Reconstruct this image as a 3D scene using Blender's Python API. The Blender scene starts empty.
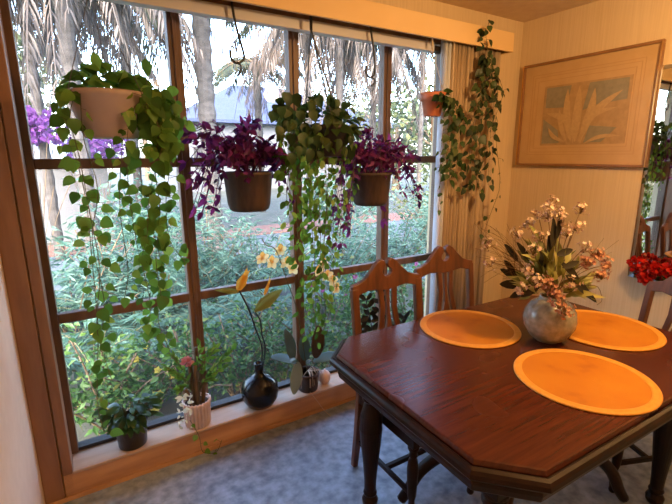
import bpy, bmesh, math, random
from mathutils import Vector, Matrix
import numpy as np

PI = math.pi
sc = bpy.context.scene
C = sc.collection
rnd = random.Random(11)
R = math.radians

# ------------------------------------------------------------------ camera
F = 428.93
YAW, PIT, ROLL = .5515, .2210, -.0054
HEYE = 1.525
fwd = Vector((math.sin(YAW)*math.cos(PIT), math.cos(YAW)*math.cos(PIT), -math.sin(PIT)))
rt0 = Vector((math.cos(YAW), -math.sin(YAW), 0)); up0 = rt0.cross(fwd)
RT = rt0*math.cos(ROLL) + up0*math.sin(ROLL)
UP = up0*math.cos(ROLL) - rt0*math.sin(ROLL)
EYE = Vector((0, 0, HEYE))
cd = bpy.data.cameras.new('camera'); cam = bpy.data.objects.new('camera', cd); C.objects.link(cam)
cd.sensor_width = 36; cd.lens = 36*F/672; cd.clip_start = .02; cd.clip_end = 300
M = Matrix((RT, UP, -fwd)).transposed().to_4x4(); M.translation = EYE
cam.matrix_world = M
sc.camera = cam

def ray(u, v): return RT*((u-336)/F) + UP*(-(v-252)/F) + fwd
def at(u, v, y):                      # point of the photo on the plane Y = y
    r = ray(u, v); return EYE + r*(y/r.y)
def onz(u, v, z):
    r = ray(u, v); return EYE + r*((z-HEYE)/r.z)
def onx(u, v, x):
    r = ray(u, v); return EYE + r*(x/r.x)

# ------------------------------------------------------------------ materials
def new_mat(name):
    m = bpy.data.materials.new(name); m.use_nodes = True
    nt = m.node_tree; nt.nodes.clear()
    out = nt.nodes.new('ShaderNodeOutputMaterial')
    return m, nt, out
def col4(c): return (c[0], c[1], c[2], 1)
def coords(nt, scale=(1, 1, 1), kind='Object'):
    tc = nt.nodes.new('ShaderNodeTexCoord'); mp = nt.nodes.new('ShaderNodeMapping')
    mp.inputs['Scale'].default_value = scale
    nt.links.new(tc.outputs[kind], mp.inputs['Vector'])
    return mp.outputs['Vector']
def ramp(nt, fac, stops):
    r = nt.nodes.new('ShaderNodeValToRGB')
    els = r.color_ramp.elements
    while len(els) < len(stops): els.new(.5)
    for e, (p, c) in zip(els, stops): e.position = p; e.color = col4(c)
    nt.links.new(fac, r.inputs['Fac'])
    return r.outputs['Color']
def surf(name, c1, c2=None, scale=(6, 6, 6), rough=.5, metal=0, bump=0, detail=4, spec=.5, coat=0, nscale=1., lo=.35, hi=.65, kind='Object'):
    m, nt, out = new_mat(name)
    b = nt.nodes.new('ShaderNodeBsdfPrincipled'); nt.links.new(b.outputs[0], out.inputs[0])
    b.inputs['Roughness'].default_value = rough; b.inputs['Metallic'].default_value = metal
    b.inputs['Specular IOR Level'].default_value = spec
    b.inputs['Coat Weight'].default_value = coat; b.inputs['Coat Roughness'].default_value = .15
    c2 = c2 or c1
    n = nt.nodes.new('ShaderNodeTexNoise'); n.inputs['Scale'].default_value = nscale; n.inputs['Detail'].default_value = detail
    nt.links.new(coords(nt, scale, kind), n.inputs['Vector'])
    nt.links.new(ramp(nt, n.outputs['Fac'], [(lo, c1), (hi, c2)]), b.inputs['Base Color'])
    if bump:
        bp = nt.nodes.new('ShaderNodeBump'); bp.inputs['Strength'].default_value = bump; bp.inputs['Distance'].default_value = .01
        nt.links.new(n.outputs['Fac'], bp.inputs['Height']); nt.links.new(bp.outputs[0], b.inputs['Normal'])
    return m
def leafmat(name, stops, trans=.35, rough=.45, spec=.4):
    m, nt, out = new_mat(name)
    g = nt.nodes.new('ShaderNodeNewGeometry')
    c = ramp(nt, g.outputs['Random Per Island'], stops)
    b = nt.nodes.new('ShaderNodeBsdfPrincipled'); b.inputs['Roughness'].default_value = rough
    b.inputs['Specular IOR Level'].default_value = spec
    nt.links.new(c, b.inputs['Base Color'])
    t = nt.nodes.new('ShaderNodeBsdfTranslucent'); nt.links.new(c, t.inputs['Color'])
    mx = nt.nodes.new('ShaderNodeMixShader'); mx.inputs[0].default_value = trans
    nt.links.new(b.outputs[0], mx.inputs[1]); nt.links.new(t.outputs[0], mx.inputs[2]); nt.links.new(mx.outputs[0], out.inputs[0])
    return m

def wallpaper():
    m, nt, out = new_mat('wallpaper')
    b = nt.nodes.new('ShaderNodeBsdfPrincipled'); nt.links.new(b.outputs[0], out.inputs[0])
    b.inputs['Roughness'].default_value = .7
    n = nt.nodes.new('ShaderNodeTexNoise'); n.inputs['Scale'].default_value = 1; n.inputs['Detail'].default_value = 3
    nt.links.new(coords(nt, (150, 150, 2.5)), n.inputs['Vector'])
    n2 = nt.nodes.new('ShaderNodeTexNoise'); n2.inputs['Scale'].default_value = 2.5
    nt.links.new(coords(nt), n2.inputs['Vector'])
    mx = nt.nodes.new('ShaderNodeMath'); mx.operation = 'ADD'
    h = nt.nodes.new('ShaderNodeMath'); h.operation = 'MULTIPLY'; h.inputs[1].default_value = .4
    nt.links.new(n2.outputs['Fac'], h.inputs[0]); nt.links.new(n.outputs['Fac'], mx.inputs[0]); nt.links.new(h.outputs[0], mx.inputs[1])
    nt.links.new(ramp(nt, mx.outputs[0], [(.45, (.62, .48, .29)), (.95, (.71, .57, .37))]), b.inputs['Base Color'])
    bp = nt.nodes.new('ShaderNodeBump'); bp.inputs['Strength'].default_value = .25; bp.inputs['Distance'].default_value = .004
    nt.links.new(n.outputs['Fac'], bp.inputs['Height']); nt.links.new(bp.outputs[0], b.inputs['Normal'])
    return m
def glassmat(name, haze):
    m, nt, out = new_mat(name)
    tr = nt.nodes.new('ShaderNodeBsdfTransparent'); gl = nt.nodes.new('ShaderNodeBsdfGlossy'); gl.inputs['Roughness'].default_value = .02
    lw = nt.nodes.new('ShaderNodeLayerWeight'); lw.inputs['Blend'].default_value = .5       # same reflectance on both faces of the pane
    pw = nt.nodes.new('ShaderNodeMath'); pw.operation = 'POWER'; pw.inputs[1].default_value = 4.5; nt.links.new(lw.outputs['Facing'], pw.inputs[0])
    fr = nt.nodes.new('ShaderNodeMath'); fr.operation = 'MULTIPLY_ADD'; fr.inputs[1].default_value = .6; fr.inputs[2].default_value = .02; nt.links.new(pw.outputs[0], fr.inputs[0])
    m1 = nt.nodes.new('ShaderNodeMixShader'); nt.links.new(fr.outputs[0], m1.inputs[0])
    nt.links.new(tr.outputs[0], m1.inputs[1]); nt.links.new(gl.outputs[0], m1.inputs[2])
    tl = nt.nodes.new('ShaderNodeBsdfTranslucent'); tl.inputs['Color'].default_value = (.80, .88, 1, 1)
    n = nt.nodes.new('ShaderNodeTexNoise'); n.inputs['Scale'].default_value = 1; n.inputs['Detail'].default_value = 3
    nt.links.new(coords(nt, (22, 22, 3)), n.inputs['Vector'])
    mr = nt.nodes.new('ShaderNodeMapRange'); mr.inputs['From Min'].default_value = .3; mr.inputs['From Max'].default_value = .7
    mr.inputs['To Min'].default_value = haze*.6; mr.inputs['To Max'].default_value = haze*1.4
    nt.links.new(n.outputs['Fac'], mr.inputs['Value'])
    m2 = nt.nodes.new('ShaderNodeMixShader'); nt.links.new(mr.outputs[0], m2.inputs[0])
    nt.links.new(m1.outputs[0], m2.inputs[1]); nt.links.new(tl.outputs[0], m2.inputs[2]); nt.links.new(m2.outputs[0], out.inputs[0])
    return m
def tablewood():
    m, nt, out = new_mat('table_wood')
    b = nt.nodes.new('ShaderNodeBsdfPrincipled'); nt.links.new(b.outputs[0], out.inputs[0])
    n = nt.nodes.new('ShaderNodeTexNoise'); n.inputs['Scale'].default_value = 1; n.inputs['Detail'].default_value = 8; n.inputs['Roughness'].default_value = .6
    nt.links.new(coords(nt, (4, 70, 8)), n.inputs['Vector'])
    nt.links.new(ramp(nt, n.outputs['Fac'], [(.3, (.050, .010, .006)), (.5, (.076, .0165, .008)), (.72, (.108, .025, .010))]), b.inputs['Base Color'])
    n2 = nt.nodes.new('ShaderNodeTexNoise'); n2.inputs['Scale'].default_value = 6; n2.inputs['Detail'].default_value = 1
    nt.links.new(coords(nt), n2.inputs['Vector'])
    mr = nt.nodes.new('ShaderNodeMapRange'); mr.inputs['To Min'].default_value = .23; mr.inputs['To Max'].default_value = .30; b.inputs['Specular IOR Level'].default_value = .5
    nt.links.new(n2.outputs['Fac'], mr.inputs['Value']); nt.links.new(mr.outputs[0], b.inputs['Roughness'])
    bp = nt.nodes.new('ShaderNodeBump'); nt.nodes.remove(bp)
    return m
def mat_mat():
    m, nt, out = new_mat('placemat_straw')
    b = nt.nodes.new('ShaderNodeBsdfPrincipled'); nt.links.new(b.outputs[0], out.inputs[0]); b.inputs['Roughness'].default_value = .6
    b.inputs['Specular IOR Level'].default_value = .3
    w = nt.nodes.new('ShaderNodeTexWave'); w.wave_type = 'RINGS'; w.rings_direction = 'Z'; w.inputs['Scale'].default_value = 45; w.inputs['Distortion'].default_value = .5
    nt.links.new(coords(nt), w.inputs['Vector'])
    n = nt.nodes.new('ShaderNodeTexNoise'); n.inputs['Scale'].default_value = 5; n.inputs['Detail'].default_value = 6
    nt.links.new(coords(nt), n.inputs['Vector'])
    nt.links.new(ramp(nt, n.outputs['Fac'], [(.31, (.40, .115, .010)), (.43, (.56, .20, .012)), (.68, (.62, .25, .018))]), b.inputs['Base Color'])
    bp = nt.nodes.new('ShaderNodeBump'); bp.inputs['Strength'].default_value = .25; bp.inputs['Distance'].default_value = .003
    nt.links.new(w.outputs['Fac'], bp.inputs['Height']); nt.links.new(bp.outputs[0], b.inputs['Normal'])
    return m

MT = {}
MT['paper'] = wallpaper()
MT['ceil'] = surf('ceiling_paint', (.62, .48, .32), (.68, .54, .37), rough=.8, nscale=3)
MT['plaster'] = surf('plaster', (.74, .58, .47), (.78, .62, .51), rough=.7, nscale=3)
MT['floor'] = surf('floor_vinyl', (.16, .21, .28), (.44, .53, .64), scale=(16, 16, 16), rough=.42, detail=9, bump=.1, nscale=1.2, lo=.3, hi=.7)
MT['frame'] = surf('window_wood', (.10, .055, .036), (.18, .095, .058), scale=(12, 12, 2), rough=.45, nscale=1.5)
MT['casing'] = surf('casing_wood', (.21, .105, .057), (.32, .165, .09), scale=(16, 16, 2), rough=.45, nscale=1.2)
MT['ledge'] = surf('ledge_wood', (.42, .21, .095), (.62, .34, .16), scale=(2, 14, 14), rough=.45, nscale=1.2, detail=6)
MT['ledge_sheen'] = surf('ledge_sky_sheen', (.46, .31, .21), (.58, .42, .30), scale=(2, 14, 14), rough=.28, nscale=1.2, detail=6)  # ledge wood made paler: the sky's sheen is put into the colour
MT['gasket'] = surf('dark_seal', (.02, .017, .016), rough=.5)
MT['valance'] = surf('valance_board', (.72, .50, .24), (.78, .56, .29), scale=(1, 1, 1), rough=.55, nscale=2)
MT['track'] = surf('white_metal', (.62, .62, .70), rough=.4)
MT['blind'] = surf('blind_slat', (.42, .30, .19), (.60, .46, .31), scale=(40, 40, 1), rough=.55, nscale=1)
MT['sheer'] = surf('pale_slat', (.72, .76, .86), rough=.6)
MT['glass_hazy'] = glassmat('glass_hazy', .022)
MT['glass'] = glassmat('glass_clear', .004)
MT['table'] = tablewood()
MT['chair'] = surf('chair_wood', (.075, .027, .012), (.17, .06, .024), scale=(20, 20, 4), rough=.4, nscale=1.2, detail=5)
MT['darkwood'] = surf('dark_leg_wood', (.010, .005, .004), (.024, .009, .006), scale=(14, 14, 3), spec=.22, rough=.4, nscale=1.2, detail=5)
MT['seat'] = surf('seat_cloth', (.30, .25, .20), (.42, .36, .29), scale=(60, 60, 60), rough=.85)
MT['piping'] = surf('seat_trim', (.55, .52, .48), rough=.5)
MT['mat'] = mat_mat()
MT['matrim'] = surf('placemat_rim', (.72, .33, .04), (.78, .39, .06), scale=(60, 60, 60), rough=.6)
MT['gold'] = surf('gilt', (.55, .30, .10), (.70, .42, .16), scale=(8, 8, 8), rough=.3, metal=.85)
MT['frwood'] = surf('picture_frame_wood', (.23, .11, .045), (.30, .15, .06), rough=.35, scale=(10, 10, 10))
MT['board'] = surf('picture_mount', (.50, .33, .155), (.54, .36, .18), rough=.5, nscale=2)
MT['board2'] = surf('picture_mount_line', (.46, .29, .13), rough=.6)
MT['artbg'] = surf('art_ground', (.36, .235, .11), (.43, .285, .14), rough=.6, nscale=6)
MT['artgrey'] = surf('art_grey', (.23, .21, .15), (.28, .25, .18), rough=.6, nscale=6)
MT['artleaf'] = surf('art_leaf', (.50, .345, .17), (.44, .30, .15), rough=.6, nscale=9)
MT['mirror'] = surf('mirror_silver', (.82, .84, .83), rough=.015, metal=1)
MT['white_pot'] = surf('white_plastic', (.44, .34, .30), (.50, .40, .35), rough=.45, nscale=2)
MT['dark_pot'] = surf('dark_plastic', (.018, .017, .019), (.04, .034, .034), rough=.4, nscale=4)
MT['coco'] = surf('brown_pot', (.035, .022, .018), (.085, .05, .036), rough=.6, scale=(30, 30, 8), bump=.4)
MT['terra'] = surf('terracotta', (.52, .16, .075), (.60, .20, .10), rough=.6, nscale=5)
MT['ribpot'] = surf('ribbed_ceramic', (.66, .47, .40), (.74, .56, .48), rough=.45, nscale=3)
MT['soil'] = surf('soil', (.03, .02, .012), (.07, .045, .028), scale=(60, 60, 60), rough=.9, bump=.5)
MT['black_gl'] = surf('black_glass', (.006, .007, .010), rough=.2, spec=.4)
MT['celadon'] = surf('celadon_glaze', (.22, .21, .16), (.34, .33, .27), scale=(45, 45, 45), rough=.22, detail=5, nscale=1, coat=.3)
MT['wire'] = surf('black_iron', (.012, .012, .013), rough=.4)
MT['string'] = surf('string', (.10, .09, .085), rough=.7)
MT['cream_cord'] = surf('cream_cord', (.62, .50, .38), rough=.7)
MT['vine_stem'] = surf('vine_stem', (.06, .07, .02), (.12, .10, .03), rough=.6)
MT['bark'] = surf('brown_stem', (.07, .045, .025), (.16, .11, .06), scale=(30, 30, 10), rough=.8, bump=.6)
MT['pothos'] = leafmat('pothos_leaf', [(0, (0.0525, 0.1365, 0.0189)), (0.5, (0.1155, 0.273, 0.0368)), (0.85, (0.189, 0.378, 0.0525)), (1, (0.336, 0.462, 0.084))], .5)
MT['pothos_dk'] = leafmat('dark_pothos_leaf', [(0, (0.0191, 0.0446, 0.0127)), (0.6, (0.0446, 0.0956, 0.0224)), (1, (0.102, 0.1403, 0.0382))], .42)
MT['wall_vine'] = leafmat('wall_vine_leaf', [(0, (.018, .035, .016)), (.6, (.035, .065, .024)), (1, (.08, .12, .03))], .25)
MT['purple'] = leafmat('purple_leaf', [(0, (0.0499, 0.0084, 0.0595)), (0.5, (0.1283, 0.0185, 0.119)), (0.8, (0.2424, 0.0336, 0.204)), (1, (0.3422, 0.0672, 0.272))], .5)
MT['dark_leaf'] = leafmat('dark_glossy_leaf', [(0, (.015, .045, .014)), (1, (.05, .13, .03))], .25, .3)
MT['black_leaf'] = leafmat('black_leaf', [(0, (.006, .008, .008)), (1, (.016, .022, .018))], .05, .3)
MT['orchid_leaf'] = leafmat('orchid_leaf', [(0, (.10, .19, .18)), (1, (.16, .26, .26))], .25, .25)
MT['pale_leaf'] = leafmat('pale_leaf', [(0, (.32, .40, .33)), (1, (.38, .46, .38))], .3, .3)
MT['brown_leaf'] = leafmat('brown_leaf', [(0, (.085, .055, .032)), (1, (.10, .065, .038))], .15, .4)
MT['olive_leaf'] = leafmat('olive_leaf', [(0, (.16, .19, .05)), (1, (.26, .27, .07))], .4)
MT['orange_bract'] = leafmat('orange_bract', [(0, (.62, .28, .035)), (1, (.80, .44, .07))], .45)
MT['orchid_fl'] = leafmat('orchid_petal', [(0, (.85, .58, .20)), (.5, (.92, .74, .40)), (1, (.90, .45, .08))], .6)
MT['pink_fl'] = leafmat('pink_petal', [(0, (.55, .16, .17)), (1, (.70, .28, .26))], .35)
MT['white_fl'] = leafmat('white_petal', [(0, (.85, .82, .62)), (1, (.80, .85, .78))], .4)
MT['red_fl'] = leafmat('red_petal', [(0, (.42, .008, .006)), (.6, (.60, .015, .010)), (1, (.72, .04, .02))], .2)
MT['wax_fl'] = leafmat('waxflower_petal', [(0, (.50, .28, .24)), (.4, (.82, .64, .44)), (.8, (.88, .78, .60)), (1, (.62, .44, .58))], .25)
MT['berry'] = leafmat('berry_petal', [(0, (.45, .20, .12)), (.5, (.62, .34, .20)), (1, (.30, .10, .10))], .1)
MT['silk_leaf'] = leafmat('silk_leaf', [(0, (.14, .15, .04)), (.5, (.32, .33, .09)), (1, (.55, .52, .18))], .35)
MT['silk_dark'] = leafmat('silk_dark_leaf', [(0, (.018, .018, .012)), (1, (.04, .035, .018))], .1)
MT['twig'] = surf('dry_twig', (.20, .12, .055), rough=.8)
MT['gourd'] = surf('pale_gourd', (.66, .44, .36), (.76, .56, .48), rough=.5, nscale=8)
# outdoors
MT['ground'] = surf('garden_soil', (.028, .03, .022), (.06, .065, .05), scale=(2, 2, 2), rough=.9, detail=8, nscale=1.2)
MT['gravel'] = surf('gravel', (.035, .047, .06), (.07, .09, .11), scale=(3, 3, 3), rough=.9, detail=10, nscale=2)
MT['brick'] = surf('terracotta_path', (.11, .042, .028), (.15, .062, .042), scale=(4, 4, 4), rough=.8)
MT['stucco'] = surf('white_stucco', (.10, .105, .115), rough=.8)
MT['roofblue'] = surf('slate_roof', (.04, .052, .10), (.052, .066, .12), scale=(1, 8, 8), rough=.9, spec=0)
MT['ribmetal'] = surf('pale_sheet_metal', (.25, .29, .34), rough=.5)
MT['fascia'] = surf('fascia_paint', (.24, .25, .30), rough=.6)
MT['palm_trunk'] = surf('palm_bark', (.035, .030, .027), (.075, .067, .063), scale=(8, 8, 14), rough=.9, bump=.8)
MT['palm_leaf'] = leafmat('palm_leaflet', [(0, (0.035, 0.0525, 0.028)), (0.6, (0.0595, 0.077, 0.0385)), (1, (0.119, 0.1155, 0.042))], .35)
MT['dead_frond'] = leafmat('dead_frond', [(0, (0.0627, 0.0495, 0.0429)), (0.6, (0.099, 0.0792, 0.0693)), (1, (0.1386, 0.1155, 0.0957))], .3)
MT['tree_leaf'] = leafmat('tree_leaf', [(0, (0.0308, 0.0462, 0.0193)), (0.6, (0.0616, 0.0847, 0.0308)), (1, (0.1309, 0.1386, 0.0385))], .35)
MT['fern'] = leafmat('fern_leaflet', [(0, (0.0313, 0.0861, 0.064)), (0.6, (0.0678, 0.1491, 0.1065)), (1, (0.1356, 0.2294, 0.1704))], .35)
MT['shrub'] = leafmat('shrub_leaf', [(0, (0.0217, 0.0683, 0.0157)), (0.5, (0.0497, 0.1242, 0.0261)), (0.9, (0.1056, 0.1987, 0.0471)), (1, (0.2795, 0.2795, 0.0628))], .35)
MT['bougain'] = leafmat('bougainvillea_bract', [(0, (0.1428, 0.0378, 0.231)), (0.7, (0.2016, 0.0672, 0.3024)), (1, (0.2436, 0.1176, 0.336))], .4)
MT['yellow_fl'] = leafmat('yellow_petal', [(0, (0.504, 0.406, 0.056)), (1, (0.595, 0.504, 0.112))], .4)
MT['magenta_fl'] = leafmat('magenta_petal', [(0, (0.372, 0.06, 0.192)), (1, (0.45, 0.12, 0.33))], .4)

# ------------------------------------------------------------------ mesh builder
def perp(d):
    a = Vector((0, 0, 1)) if abs(d.z) < .9 else Vector((1, 0, 0))
    return d.cross(a).normalized()
class MB:
    def __init__(s): s.v = []; s.f = []
    def box(s, c, d, rz=0, mat=None):
        b = len(s.v); c = Vector(c)
        m = mat or Matrix.Rotation(rz, 3, 'Z')
        for z in (-.5, .5):
            for x, y in ((-.5, -.5), (.5, -.5), (.5, .5), (-.5, .5)):
                s.v.append(c + m @ Vector((x*d[0], y*d[1], z*d[2])))
        for q in ((3, 2, 1, 0), (4, 5, 6, 7), (0, 1, 5, 4), (1, 2, 6, 5), (2, 3, 7, 6), (3, 0, 4, 7)): s.f.append([b+i for i in q])
        return s
    def span(s, a, b2):                   # box from corner to corner
        return s.box([(p+q)/2 for p, q in zip(a, b2)], [abs(q-p) for p, q in zip(a, b2)])
    def tube(s, pts, r, n=6, flat=None):
        pts = [Vector(p) for p in pts]; k = len(pts)
        if not hasattr(r, '__len__'): r = [r]*k
        b = len(s.v); prev = None
        for i, p in enumerate(pts):
            d = (pts[min(i+1, k-1)] - pts[max(i-1, 0)]).normalized()
            if prev is None: a = perp(d)
            else:
                a = prev - d*prev.dot(d)
                a = a.normalized() if a.length > 1e-6 else perp(d)
            prev = a; c = d.cross(a)
            for j in range(n):
                t = 2*PI*j/n
                s.v.append(p + (a*math.cos(t) + c*math.sin(t)*(flat or 1))*r[i])
        for i in range(k-1):
            for j in range(n):
                j2 = (j+1) % n
                s.f.append([b+i*n+j, b+i*n+j2, b+(i+1)*n+j2, b+(i+1)*n+j])
        s.f.append([b+j for j in range(n)][::-1]); s.f.append([b+(k-1)*n+j for j in range(n)])
        return s
    def lathe(s, prof, o=(0, 0, 0), n=28, rib=0, ribn=0, sq=(1, 1), cap=True):
        b = len(s.v); o = Vector(o); k = len(prof)
        for r, z in prof:
            for j in range(n):
                t = 2*PI*j/n; rr = r*(1 + (rib*math.cos(ribn*t) if rib else 0))
                s.v.append(o + Vector((rr*math.cos(t)*sq[0], rr*math.sin(t)*sq[1], z)))
        for i in range(k-1):
            for j in range(n):
                j2 = (j+1) % n
                s.f.append([b+i*n+j, b+i*n+j2, b+(i+1)*n+j2, b+(i+1)*n+j])
        if cap and prof[0][0] > 1e-5: s.f.append([b+j for j in range(n)][::-1])
        if cap and prof[-1][0] > 1e-5: s.f.append([b+(k-1)*n+j for j in range(n)])
        return s
    def prism(s, poly, fn, t0, t1):       # poly of (a,b), fn(a,b,t) -> point
        b = len(s.v); n = len(poly)
        for t in (t0, t1):
            for a, c in poly: s.v.append(Vector(fn(a, c, t)))
        s.f.append([b+i for i in range(n)][::-1]); s.f.append([b+n+i for i in range(n)])
        for i in range(n):
            j = (i+1) % n; s.f.append([b+i, b+j, b+n+j, b+n+i])
        return s
    def strip(s, rows, fn, t0, t1):       # rows of (left a, right a, height b): a slab with varying width
        b = len(s.v); k = len(rows)
        for l, r_, h in rows:
            for a, t in ((l, t0), (r_, t0), (r_, t1), (l, t1)): s.v.append(Vector(fn(a, h, t)))
        for i in range(k-1):
            for j in range(4):
                j2 = (j+1) % 4; s.f.append([b+4*i+j, b+4*i+j2, b+4*i+4+j2, b+4*i+4+j])
        s.f.append([b+3, b+2, b+1, b]); s.f.append([b+4*(k-1)+j for j in range(4)])
        return s
    def leaf(s, o, d, nrm, L, W, prof=((0, 0), (.18, .75), (.42, 1), (.72, .66), (1, 0)), fold=.25, curl=.2):
        o = Vector(o); d = Vector(d).normalized(); n = Vector(nrm); n = n - d*n.dot(d)
        n = n.normalized() if n.length > 1e-5 else perp(d)
        sd = d.cross(n); b = len(s.v); k = len(prof)
        for t, w in prof:
            p = o + d*(t*L) - n*(curl*L*t*t)
            hw = w*W*.5
            if w == 0: s.v.append(p)
            else:
                s.v += [p + sd*hw + n*(fold*hw), p, p - sd*hw + n*(fold*hw)]
        # rows: first and last are single points
        idx = []; q = b
        for t, w in prof:
            if w == 0: idx.append((q,)); q += 1
            else: idx.append((q, q+1, q+2)); q += 3
        for i in range(k-1):
            A, B = idx[i], idx[i+1]
            if len(A) == 1 and len(B) == 3: s.f += [[A[0], B[0], B[1]], [A[0], B[1], B[2]]]
            elif len(A) == 3 and len(B) == 3: s.f += [[A[0], B[0], B[1], A[1]], [A[1], B[1], B[2], A[2]]]
            elif len(A) == 3: s.f += [[A[0], B[0], A[1]], [A[1], B[0], A[2]]]
        return s
    def ball(s, c, r, n=8, m=5, sz=1):
        prof = [(r*math.sin(PI*i/m)+1e-6, -r*sz*math.cos(PI*i/m)) for i in range(m+1)]
        return s.lathe(prof, c, n)
    def build(s, name, mat, parent=None, smooth=False, bevel=0, loc=None, seg=2):
        off = Vector((0, 0, 0)); p = parent
        while p is not None: off += p.location; p = p.parent
        if parent is None and loc is not None: off = Vector(loc)
        me = bpy.data.meshes.new(name)
        me.from_pydata([tuple(Vector(v)-off) for v in s.v], [], s.f)
        me.materials.append(MT[mat] if isinstance(mat, str) else mat)
        if smooth:
            for pl in me.polygons: pl.use_smooth = True
        me.update()
        o = bpy.data.objects.new(name, me); C.objects.link(o)
        if parent is not None: o.parent = parent
        elif loc is not None: o.location = loc
        if bevel:
            bv = o.modifiers.new('bevel', 'BEVEL'); bv.width = bevel; bv.segments = seg; bv.limit_method = 'ANGLE'; bv.angle_limit = R(35)
        return o

HEART = ((0, 0), (.02, .55), (.16, .96), (.38, 1), (.66, .66), (.86, .26), (1, 0))
LANCE = ((0, 0), (.15, .6), (.38, 1), (.68, .72), (1, 0))
OVAL = ((0, 0), (.12, .6), (.38, 1), (.66, .92), (.9, .45), (1, 0))
SMALL = ((0, 0), (.45, 1), (1, 0))
NEEDLE = ((0, 0), (.3, 1), (1, 0))

def tag(o, label, cat, group=None, kind=None):
    o['label'] = label; o['category'] = cat
    if group: o['group'] = group
    if kind: o['kind'] = kind
    return o
def thing(name, label, cat, loc, group=None):
    o = bpy.data.objects.new(name, None); C.objects.link(o); o.location = loc; o.empty_display_size = .05
    return tag(o, label, cat, group)
def struct(o): o['kind'] = 'structure'; return o
def copy_tree(o, parent=None):
    c = o.copy(); C.objects.link(c)
    if parent is not None: c.parent = parent
    for ch in list(o.children): copy_tree(ch, c)
    return c

def uni(a, b): return rnd.uniform(a, b)
def rdir(zlo=-1, zhi=1):
    a = uni(0, 2*PI); z = uni(zlo, zhi); r_ = math.sqrt(max(0, 1-z*z))
    return Vector((r_*math.cos(a), r_*math.sin(a), z))
def curve(pts, n=24):                     # Catmull-Rom through pts
    P = [Vector(p) for p in pts]; P = [P[0]*2-P[1]] + P + [P[-1]*2-P[-2]]
    out = []; segs = len(P)-3; m = max(2, n//segs)
    for i in range(segs):
        a, b, c, d = P[i:i+4]
        for j in range(m):
            t = j/m
            out.append(.5*((2*b) + (c-a)*t + (2*a-5*b+4*c-d)*t*t + (3*b-a-3*c+d)*t**3))
    out.append(P[-2]); return out

# ------------------------------------------------------------------ the setting
XL, XR, YW, YB, ZC = -.257, 2.776, 2.05, -2.3, 2.405
YG = 2.20                                     # glass
struct(MB().span((XL-.15, YB-.15, -.1), (XR+.15, YW+.25, 0)).build('floor', 'floor'))
struct(MB().span((XL-.15, YB-.15, ZC), (XR+.15, YW+.25, ZC+.12)).build('ceiling', 'ceil'))
struct(MB().span((XR, YB-.15, 0), (XR+.15, YW+.25, ZC)).build('wall_right', 'paper'))
struct(MB().span((XL-.15, YB-.15, 0), (XL, YW+.25, ZC)).build('wall_left', 'plaster'))
struct(MB().span((XL, YB-.15, 0), (XR, YB, ZC)).build('wall_back', 'plaster'))
GX0, GX1, GZ0, GZ1 = -.112, 2.165, .150, 2.172
w = MB()                                      # window wall: strip over, under, beside the opening
w.span((XL, YW, GZ1+.03), (XR, YW+.25, ZC)).span((XL, YW+.02, 0), (XR, YG+.03, GZ0-.012))
w.span((GX1+.04, YW, GZ0-.012), (XR, YW+.25, GZ1+.03)).span((XL, YW+.02, GZ0-.012), (GX0-.03, YW+.25, GZ1+.03))
struct(w.build('wall_window', 'paper'))
struct(MB().span((XL, YW-.006, 0), (XR, YW+.02, .022)).build('baseboard_window', 'ledge', bevel=.003))
struct(MB().span((XR-.012, YB, 0), (XR, YW-.01, .08)).build('baseboard_right', 'plaster', bevel=.003))
struct(MB().span((XL, YW-.004, .022), (-.182, YW+.02, 2.2)).build('trim_1', 'casing', bevel=.004))          # outer casing board
struct(MB().span((-.179, YW, .022), (-.140, YW+.16, 2.2)).build('trim_2', 'casing', bevel=.004))           # inner jamb
struct(MB().span((-.179, YW, .022), (XR-.3, YW+.02, GZ0-.016)).build('trim_3', 'ledge', bevel=.003))       # board under the ledge
struct(MB().span((-.14, YW-.018, GZ0-.014), (2.3, YG+.025, GZ0+.0)).build('trim_4', 'ledge_sheen', bevel=.004))   # window ledge
struct(MB().span((-.2, YW-.004, GZ1), (2.25, YW+.03, GZ1+.05)).build('trim_5', 'casing', bevel=.004))      # head casing

# window_1: one wide window of four columns and three rows
win = struct(bpy.data.objects.new('window_1', None)); C.objects.link(win); win.location = (1.02, YG, GZ0)
fr = MB()
fr.span((GX0-.035, YG-.03, GZ0), (GX0, YG+.04, GZ1+.03)).span((GX1, YG-.03, GZ0), (GX1+.04, YG+.04, GZ1+.03))
fr.span((GX0, YG-.03, GZ1), (GX1, YG+.04, GZ1+.03))
fr.build('window_frame', 'frame', win, bevel=.003)
MB().span((GX0, YG-.02, GZ0), (GX1, YG+.03, GZ0+.018)).build('bottom_seal', 'gasket', win)
XM = [.485, 1.085, 1.712]
for x in XM:
    mu = MB().span((x-.029, YG-.025, GZ0+.01), (x+.029, YG+.03, GZ1)).span((x-.009, YG-.034, GZ0+.01), (x+.009, YG-.02, GZ1))
    mu.build('mullion', 'frame', win, bevel=.003)
cols = [(GX0, XM[0]-.029), (XM[0]+.029, XM[1]-.029), (XM[1]+.029, XM[2]-.029), (XM[2]+.029, GX1)]
ZR = [1.497, .818]
for a, b in cols:
    for z in ZR: MB().span((a, YG-.018, z-.022), (b, YG+.02, z+.022)).build('muntin', 'frame', win, bevel=.003)
    for k, (z0, z1) in enumerate(((ZR[0]+.022, GZ1), (ZR[1]+.022, ZR[0]-.022), (GZ0+.018, ZR[1]-.022))):
        MB().span((a, YG-.002, z0), (b, YG+.002, z1)).build('pane', ('glass_hazy', 'glass', 'glass')[k], win)

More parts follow.
